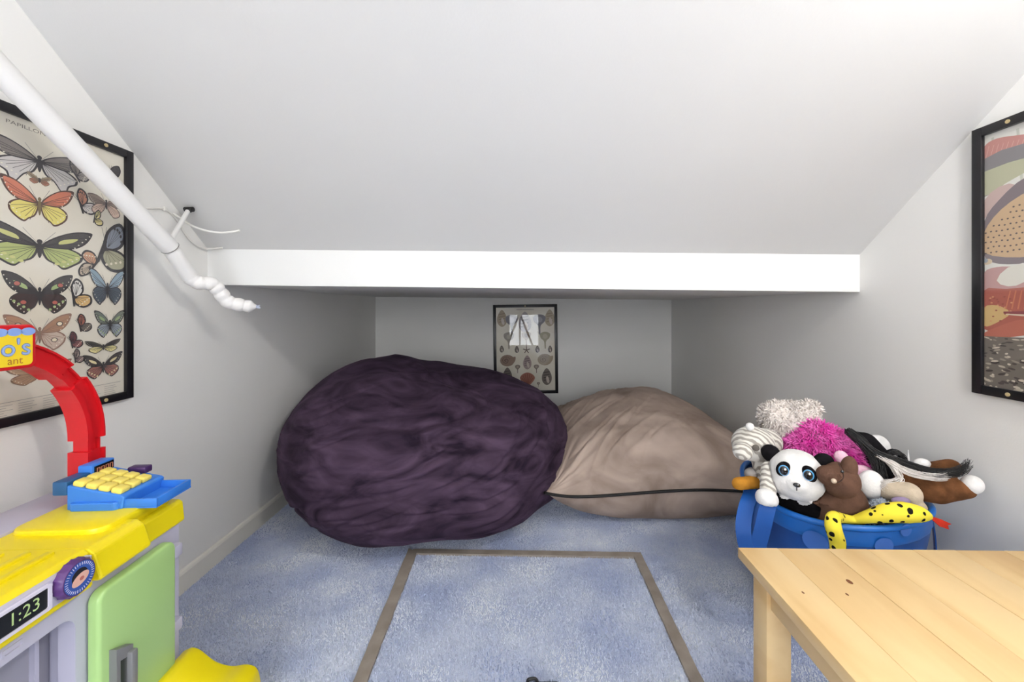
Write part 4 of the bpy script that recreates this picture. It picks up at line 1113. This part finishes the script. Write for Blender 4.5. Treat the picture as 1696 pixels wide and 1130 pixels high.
for sx in (-1, 1):
    mb = MB(); mb.ell(lf(sx*.062, .004, .042), (.025, .014, .027), (0, sx*.55, FY)); mb.build('ear', K_PL, t)
    mb = MB(); mb.ell(lf(sx*.029, -.050, .021), (.0175, .013, .0225), (0, sx*-.40, FY)); pt = mb.build('eye_patch', K_PL, t)
    mb = MB(); mb.ell(lf(sx*.028, -.0600, .021), (.0130, .0055, .0150), (0, 0, FY)); mb.build('eye_ring', mat('eye_blue', srgb(92, 168, 222), .15, coat=1), pt)
    mb = MB(); mb.ell(lf(sx*.0275, -.0630, .0215), (.0104, .0042, .0125), (0, 0, FY)); mb.build('pupil', M_EYE, pt)
    mb = MB(); mb.ell(lf(sx*.0275+.003, -.0668, .027), (.0026, .0012, .0032), (0, 0, FY)); mb.build('glint', mat('glint', srgb(250, 250, 252), .2), pt)
nz = lf(.002, -.0770, -.006)
mb = MB(); mb.ell(nz, (.0088, .005, .0062), (0, 0, FY)); mb.build('nose', M_EYE, t)
mb = MB(); mb.tube([lf(.002, -.0775, -.011), lf(.002, -.0765, -.021)], .0011, 6); mb.build('mouth_stitch', K_PL, t)

# brown plush with its head turned
t, q = toy('plush_bear', 'plain brown plush bear sitting against the panda', 1385, 820, 1.10)
BR = plush('brown_plush', 108, 80, 66, 0.82)
blob('body', [('e', q(1390, 795, 1.105), (.046, .050, .046)), ('e', q(1371, 788, 1.085), (.026, .028, .027)), ('e', q(1374, 848, 1.140), (.066, .044, .062)), ('e', q(1402, 838, 1.135), (.052, .046, .065))], BR, t, 0.0042, 8, disp=.002)
mb = MB(); mb.ell(q(1406, 776, 1.085), (.022, .018, .032), (0, .15, .3)); mb.build('ear', BR, t)
mb = MB(); mb.ell(q(1395, 781.5, 1.052), .0042); mb.build('eye', M_EYE, t)
mb = MB(); mb.ell(q(1381, 797, 1.046), .0062); mb.build('bead', mat('bead', srgb(206, 186, 164), .4), t)
mb = MB(); mb.tube(smooth_open([q(1389, 768, 1.06), q(1393, 776, 1.053), q(1397, 790, 1.052), q(1389, 799, 1.046), q(1378, 797, 1.047)], 5), .0014, 6); mb.build('stitch', mat('dark_stitch', srgb(60, 40, 32), .9), t)

# cream curly bear seen from behind
t, q = toy('plush_bear', 'cream curly haired plush bear on top of the heap', 1305, 695, 1.38)
CRM = plush('cream_plush', 244, 236, 230, 0.92, 18)
bd = blob('body', [('e', q(1306, 696, 1.38), (.088, .075, .060)), ('e', q(1285, 690, 1.36), (.045, .05, .048)), ('e', q(1298, 712, 1.37), (.055, .05, .05)), ('e', q(1320, 735, 1.40), (.07, .06, .07)), ('e', q(1342, 678, 1.37), (.034, .022, .030)), ('c', q(1320, 740, 1.40), q(1330, 800, 1.36), .06, .05)], CRM, t, 0.0055, 5, disp=.006, dscale=34)
fur('curls', bd, 7000, 0.013, 0.0022, CRM, t, 1.1)

# pink long haired plush
t, q = toy('plush_dog', 'hot pink long haired plush toy lying between cream bear and black horse', 1365, 735, 1.28)
PK = mat('pink_fur', srgb(240, 72, 186), 0.9, srgb(252, 138, 216), 22, sheen=0.3, spec=0.1); PKL = plush('pale_pink_plush', 250, 206, 224, 0.94)
bd = blob('body', [('c', q(1322, 738, 1.30), q(1350, 724, 1.29), .026, .030), ('c', q(1350, 722, 1.29), q(1384, 735, 1.27), .034, .032), ('c', q(1384, 735, 1.27), q(1416, 780, 1.24), .032, .024), ('c', q(1345, 748, 1.28), q(1385, 772, 1.25), .026, .030)], PK, t, 0.006, 4)
fur('long_fur', bd, 9000, 0.026, 0.0020, PK, t, 1.0)
mb = MB(); mb.ell(q(1354, 724, 1.268), (.022, .012, .018), (0, .3, 0)); mb.build('muzzle', plush('rose_plush', 190, 140, 168), t)
mb = MB(); mb.ell(q(1393, 757, 1.215), (.020, .014, .018), (0, .5, 0)); mb.build('belly', PKL, t)
mb = MB(); mb.ell(q(1433, 787, 1.19), (.036, .024, .024), (0, .6, 0)); mb.build('paw', PKL, t)

# grey striped cat
def tabby():
    m = bpy.data.materials.new('tabby_plush'); m.use_nodes = True; nt = m.node_tree; b = nt.nodes['Principled BSDF']
    tc = nt.nodes.new('ShaderNodeTexCoord'); wv = nt.nodes.new('ShaderNodeTexWave'); wv.inputs['Scale'].default_value = 24; wv.inputs['Distortion'].default_value = 5; wv.inputs['Detail'].default_value = 2
    wv.bands_direction = 'DIAGONAL'
    r = nt.nodes.new('ShaderNodeValToRGB'); r.color_ramp.elements[0].position = .25; r.color_ramp.elements[0].color = srgb(158, 152, 144); r.color_ramp.elements[1].position = .6; r.color_ramp.elements[1].color = srgb(224, 220, 211)
    nt.links.new(tc.outputs['Object'], wv.inputs['Vector']); nt.links.new(wv.outputs['Fac'], r.inputs[0]); nt.links.new(r.outputs[0], b.inputs['Base Color'])
    b.inputs['Roughness'].default_value = 1; b.inputs['Specular IOR Level'].default_value = .1; b.inputs['Sheen Weight'].default_value = .3
    return m
TAB = tabby()
t, q = toy('plush_cat', 'grey and white striped plush cat leaning over the edge of the bin', 1252, 740, 1.26)
blob('body', [('e', q(1247, 735, 1.28), (.063, .055, .053)), ('e', q(1268, 733, 1.32), (.05, .045, .045)), ('c', q(1264, 752, 1.28), q(1276, 800, 1.24), .038, .040), ('c', q(1275, 778, 1.20), q(1272, 812, 1.165), .024, .022), ('e', q(1230, 748, 1.235), (.028, .03, .026))], TAB, t, 0.0045, 5)
mb = MB(); mb.ell(q(1242, 707, 1.24), (.012, .012, .012)); mb.build('ear_tip', W_PL, t)
mb = MB(); mb.ell(q(1270, 826, 1.135), (.030, .026, .026), (0, .4, 0)); mb.build('paw', W_PL, t)
mb = MB(); mb.ell(q(1252, 742, 1.222), (.011, .006, .009), (0, .5, 0)); mb.build('ear_inside', plush('grey_plush', 110, 104, 98), t)

# golden paw of a plush dog poking out
t, q = toy('plush_dog', 'golden brown plush paw poking out over bin edge under the striped cat', 1238, 800, 1.25)
blob('leg', [('c', q(1224, 802, 1.23), q(1256, 800, 1.25), .020, .022), ('c', q(1256, 800, 1.25), q(1290, 806, 1.30), .022, .03)], plush('golden_plush', 206, 142, 52, .85), t, .004, 4)
mb = MB(); mb.ell(q(1248, 786, 1.265), (.026, .024, .020)); mb.build('cuff', plush('silver_plush', 186, 180, 176), t)

# black and white horse with long mane
t, q = toy('plush_horse', 'black plush horse with long black and white mane lying across the heap', 1430, 745, 1.24)
blob('body', [('c', q(1398, 720, 1.29), q(1432, 736, 1.26), .018, .034), ('c', q(1432, 736, 1.26), q(1466, 770, 1.23), .036, .032), ('c', q(1440, 760, 1.25), q(1460, 800, 1.22), .045, .035), ('c', q(1430, 770, 1.25), q(1435, 812, 1.20), .035, .034)], [K_PL, W_PL], t, .0055, 5,
     lambda c, n: 1 if c.z < q(1440, 785, 1.22).z and c.x < q(1455, 785, 1.2).x else 0)
mb = MB(); mb.ell(q(1450, 744, 1.30), (.042, .028, .046), (0, .5, 0)); mb.build('head', W_PL, t)
mb = MB(); mb.ell(q(1443, 803, 1.145), (.034, .024, .040), (0, -.2, 0)); mb.build('leg', W_PL, t)
mb = MB(); mb.tube([q(1505, 768, 1.16), q(1504, 745, 1.16)], [.0035, .0008], 6); mb.build('ear_tuft', W_PL, t)
HB = mat('black_hair', srgb(18, 17, 19), 0.45); HW = mat('white_hair', srgb(226, 220, 216), 0.55)
def lock(name, ctrl, n, spread, m, r=.0015):
    mb = MB()
    for k in range(n):
        ph = random.random()*6.28; rr = random.random()**.5
        pts = []
        for i, (a, b, d) in enumerate(ctrl):
            f = 0.6+0.8*(i/(len(ctrl)-1))
            pts.append(q(a, b, d)+Vector((math.cos(ph+i*.3)*rr*spread*f*.6+random.uniform(-.002, .002), random.uniform(-.008, .008), math.sin(ph+i*.3)*rr*spread*f)))
        sp_ = smooth_open(pts, 4); mb.tube(sp_, [r*(1-.8*i/(len(sp_)-1)) for i in range(len(sp_))], 4, cap=False)
    o = mb.build(name, m, t, autosmooth=False); o['kind'] = 'stuff'; return o
lock('black_mane', [(1418, 722, 1.19), (1448, 748, 1.16), (1490, 765, 1.13), (1545, 783, 1.10), (1588, 782, 1.085), (1604, 768, 1.085)], 90, .011, HB)
lock('black_mane', [(1405, 715, 1.21), (1430, 735, 1.18), (1452, 765, 1.16), (1462, 800, 1.145)], 90, .020, HB)
lock('black_forelock', [(1470, 752, 1.16), (1482, 748, 1.15), (1494, 757, 1.145), (1502, 775, 1.14)], 50, .008, HB)
lock('white_mane', [(1450, 752, 1.16), (1478, 768, 1.135), (1505, 782, 1.12), (1540, 788, 1.10), (1568, 788, 1.09)], 70, .010, HW)
lock('white_mane', [(1466, 758, 1.15), (1484, 780, 1.13), (1490, 795, 1.125), (1462, 803, 1.125), (1466, 807, 1.12)], 60, .010, HW)

# brown and white horse
t, q = toy('plush_horse', 'brown plush horse leg with white hoof sticking out toward right wall', 1550, 800, 1.13)
BRH = plush('chestnut_plush', 124, 82, 52, .72)
blob('leg', [('c', q(1505, 805, 1.16), q(1550, 808, 1.13), .036, .042), ('c', q(1550, 810, 1.13), q(1600, 812, 1.105), .038, .022), ('c', q(1540, 778, 1.15), q(1575, 775, 1.13), .020, .024)], BRH, t, .005, 5)
mb = MB(); mb.ell(q(1610, 803, 1.10), (.022, .024, .025), (0, .6, 0)); mb.build('hoof', W_PL, t)
mb = MB(); mb.ell(q(1527, 768, 1.15), (.022, .014, .014)); mb.build('white_patch', W_PL, t)

# tan plush with lilac band
t, q = toy('plush_rabbit', 'tan plush toy with lilac band wedged under the horses', 1490, 820, 1.12)
blob('body', [('c', q(1470, 812, 1.13), q(1505, 818, 1.11), .026, .030), ('c', q(1490, 838, 1.12), q(1518, 842, 1.10), .026, .024), ('e', q(1495, 850, 1.18), (.05, .05, .05))], plush('tan_plush', 206, 190, 168, .88), t, .0045, 5)
mb = MB(); mb.ell(q(1492, 830, 1.085), (.024, .012, .010)); mb.build('band', plush('lilac_plush', 168, 150, 186), t)

t, q = toy('plush_lamb', 'white and pale blue fluffy plush behind the yellow snake', 1464, 840, 1.10)
bd = blob('body', [('e', q(1462, 842, 1.10), (.024, .022, .018)), ('e', q(1448, 850, 1.12), (.030, .026, .024))], plush('ice_plush', 214, 224, 238, .92), t, .004, 4)
fur('fleece', bd, 1500, .010, .0013, plush('ice_plush', 214, 224, 238, .92), t, 1.0)

# yellow spotted snake
def snake_mat():
    m = bpy.data.materials.new('snake_plush'); m.use_nodes = True; nt = m.node_tree; b = nt.nodes['Principled BSDF']
    tc = nt.nodes.new('ShaderNodeTexCoord'); vo = nt.nodes.new('ShaderNodeTexVoronoi'); vo.inputs['Scale'].default_value = 52
    nz_ = nt.nodes.new('ShaderNodeTexNoise'); nz_.inputs['Scale'].default_value = 40
    r = nt.nodes.new('ShaderNodeValToRGB'); r.color_ramp.interpolation = 'CONSTANT'
    r.color_ramp.elements[0].color = srgb(26, 24, 22); r.color_ramp.elements[1].position = .30; r.color_ramp.elements[1].color = srgb(244, 224, 70)
    mx = nt.nodes.new('ShaderNodeMixRGB'); mx.inputs[0].default_value = .012
    nt.links.new(tc.outputs['Object'], mx.inputs[1]); nt.links.new(nz_.outputs['Color'], mx.inputs[2]); nt.links.new(tc.outputs['Object'], nz_.inputs['Vector'])
    nt.links.new(mx.outputs[0], vo.inputs['Vector']); nt.links.new(vo.outputs['Distance'], r.inputs[0]); nt.links.new(r.outputs[0], b.inputs['Base Color'])
    b.inputs['Roughness'].default_value = .9; b.inputs['Specular IOR Level'].default_value = .15
    return m
t, q = toy('plush_snake', 'yellow black spotted plush snake with red tongue draped over bin rim', 1480, 858, 1.05)
pts = [q(1388, 925, 1.026), q(1387, 898, 1.026), q(1380, 874, 1.030), q(1381, 858, 1.048), q(1394, 858, 1.080), q(1414, 861, 1.085), q(1440, 856, 1.065), q(1470, 850, 1.048), q(1500, 849, 1.040), q(1525, 852, 1.042), q(1541, 856, 1.045)]
rr = [.016, .0175, .018, .016, .012, .010, .016, .023, .025, .019, .006]
pp = smooth_open(pts, 6); rrs = []
for i in range(len(pp)):
    s_ = i/6; k = min(int(s_), len(rr)-2); rrs.append(rr[k]+(rr[k+1]-rr[k])*(s_-k))
mb = MB(); mb.tube(pp, rrs, 18); mb.build('body', snake_mat(), t)
a = q(1541, 857, 1.05)
mb = MB(); e1 = q(1564, 867, 1.05); dn = Vector((0, .0015, 0))
poly = [a+Vector((0, 0, .003)), q(1560, 861, 1.05), q(1575, 868, 1.05), q(1569, 870, 1.05), q(1571, 877, 1.05), q(1556, 872, 1.05), a-Vector((0, 0, .003))]
mb.add([p-dn for p in poly]+[p+dn for p in poly], [tuple(range(7)), tuple(range(13, 6, -1))]+[(i, (i+1) % 7, 7+(i+1) % 7, 7+i) for i in range(7)])
mb.build('tongue', plush('red_felt', 222, 62, 44), t)

# ------------------------------------------------------------------ soft toys give way where they touch
from mathutils.bvhtree import BVHTree
bpy.context.view_layer.update()
def body_of(t): return [c for c in t.children if c.type == 'MESH' and c.get('kind') != 'stuff']
def world_tree(objs):
    vv, pp = [], []
    for o in objs:
        b = len(vv); mw = o.matrix_world; vv += [mw @ v.co for v in o.data.vertices]; pp += [tuple(b+i for i in p.vertices) for p in o.data.polygons]
    return BVHTree.FromPolygons(vv, pp)
toys = {o.name: o for o in bpy.data.objects if o.get('category') == 'plush toy'}
front = ['plush_snake', 'plush_panda', 'plush_bear', 'plush_lamb', 'plush_rabbit', 'plush_horse.001', 'plush_horse', 'plush_cat', 'plush_dog.001', 'plush_dog', 'plush_bear.001']
def yield_to(t, parts, gap):
    for o in body_of(t):
        mw = o.matrix_world; inv = mw.inverted(); ch = False
        for part in parts:
            tr = world_tree([part])
            bb = [part.matrix_world @ Vector(c) for c in part.bound_box]
            lo = [min(c[i] for c in bb)-gap for i in range(3)]; hi = [max(c[i] for c in bb)+gap for i in range(3)]
            for v in o.data.vertices:
                w_ = mw @ v.co
                if any(w_[i] < lo[i] or w_[i] > hi[i] for i in range(3)): continue
                loc, nr, _, d = tr.find_nearest(w_)
                if loc is None: continue
                sd = (w_-loc).dot(nr)
                if sd < gap and d < 0.09:
                    v.co = inv @ (loc+nr*gap); ch = True
        if ch: o.data.update()
for i, a in list(enumerate(front))*2:
    if a not in toys: continue
    for b in front[i+1:]:
        if b in toys: yield_to(toys[b], body_of(toys[a]), 0.004)
# and stay inside the bin below its rim
for nme in front:
    if nme not in toys or nme == 'plush_snake': continue
    for o in body_of(toys[nme]):
        mw = o.matrix_world; inv = mw.inverted()
        for v in o.data.vertices:
            w_ = (mw @ v.co)-BC
            if w_.z < BH_+0.03:
                off = base_off*(1-min(w_.z, BH_)/BH_); d = Vector((w_.x-off.x, w_.y-off.y, 0)); lim = binr(min(w_.z, BH_))-0.022
                if lim < d.length:
                    if nme in ('plush_cat', 'plush_dog.001', 'plush_horse.001') and d.length > lim+0.02: w_.z = max(w_.z, BH_+0.024)
                    else:
                        q2 = off+d.normalized()*lim; w_.x, w_.y = q2.x, q2.y
                    v.co = inv @ (w_+BC)
        o.data.update()
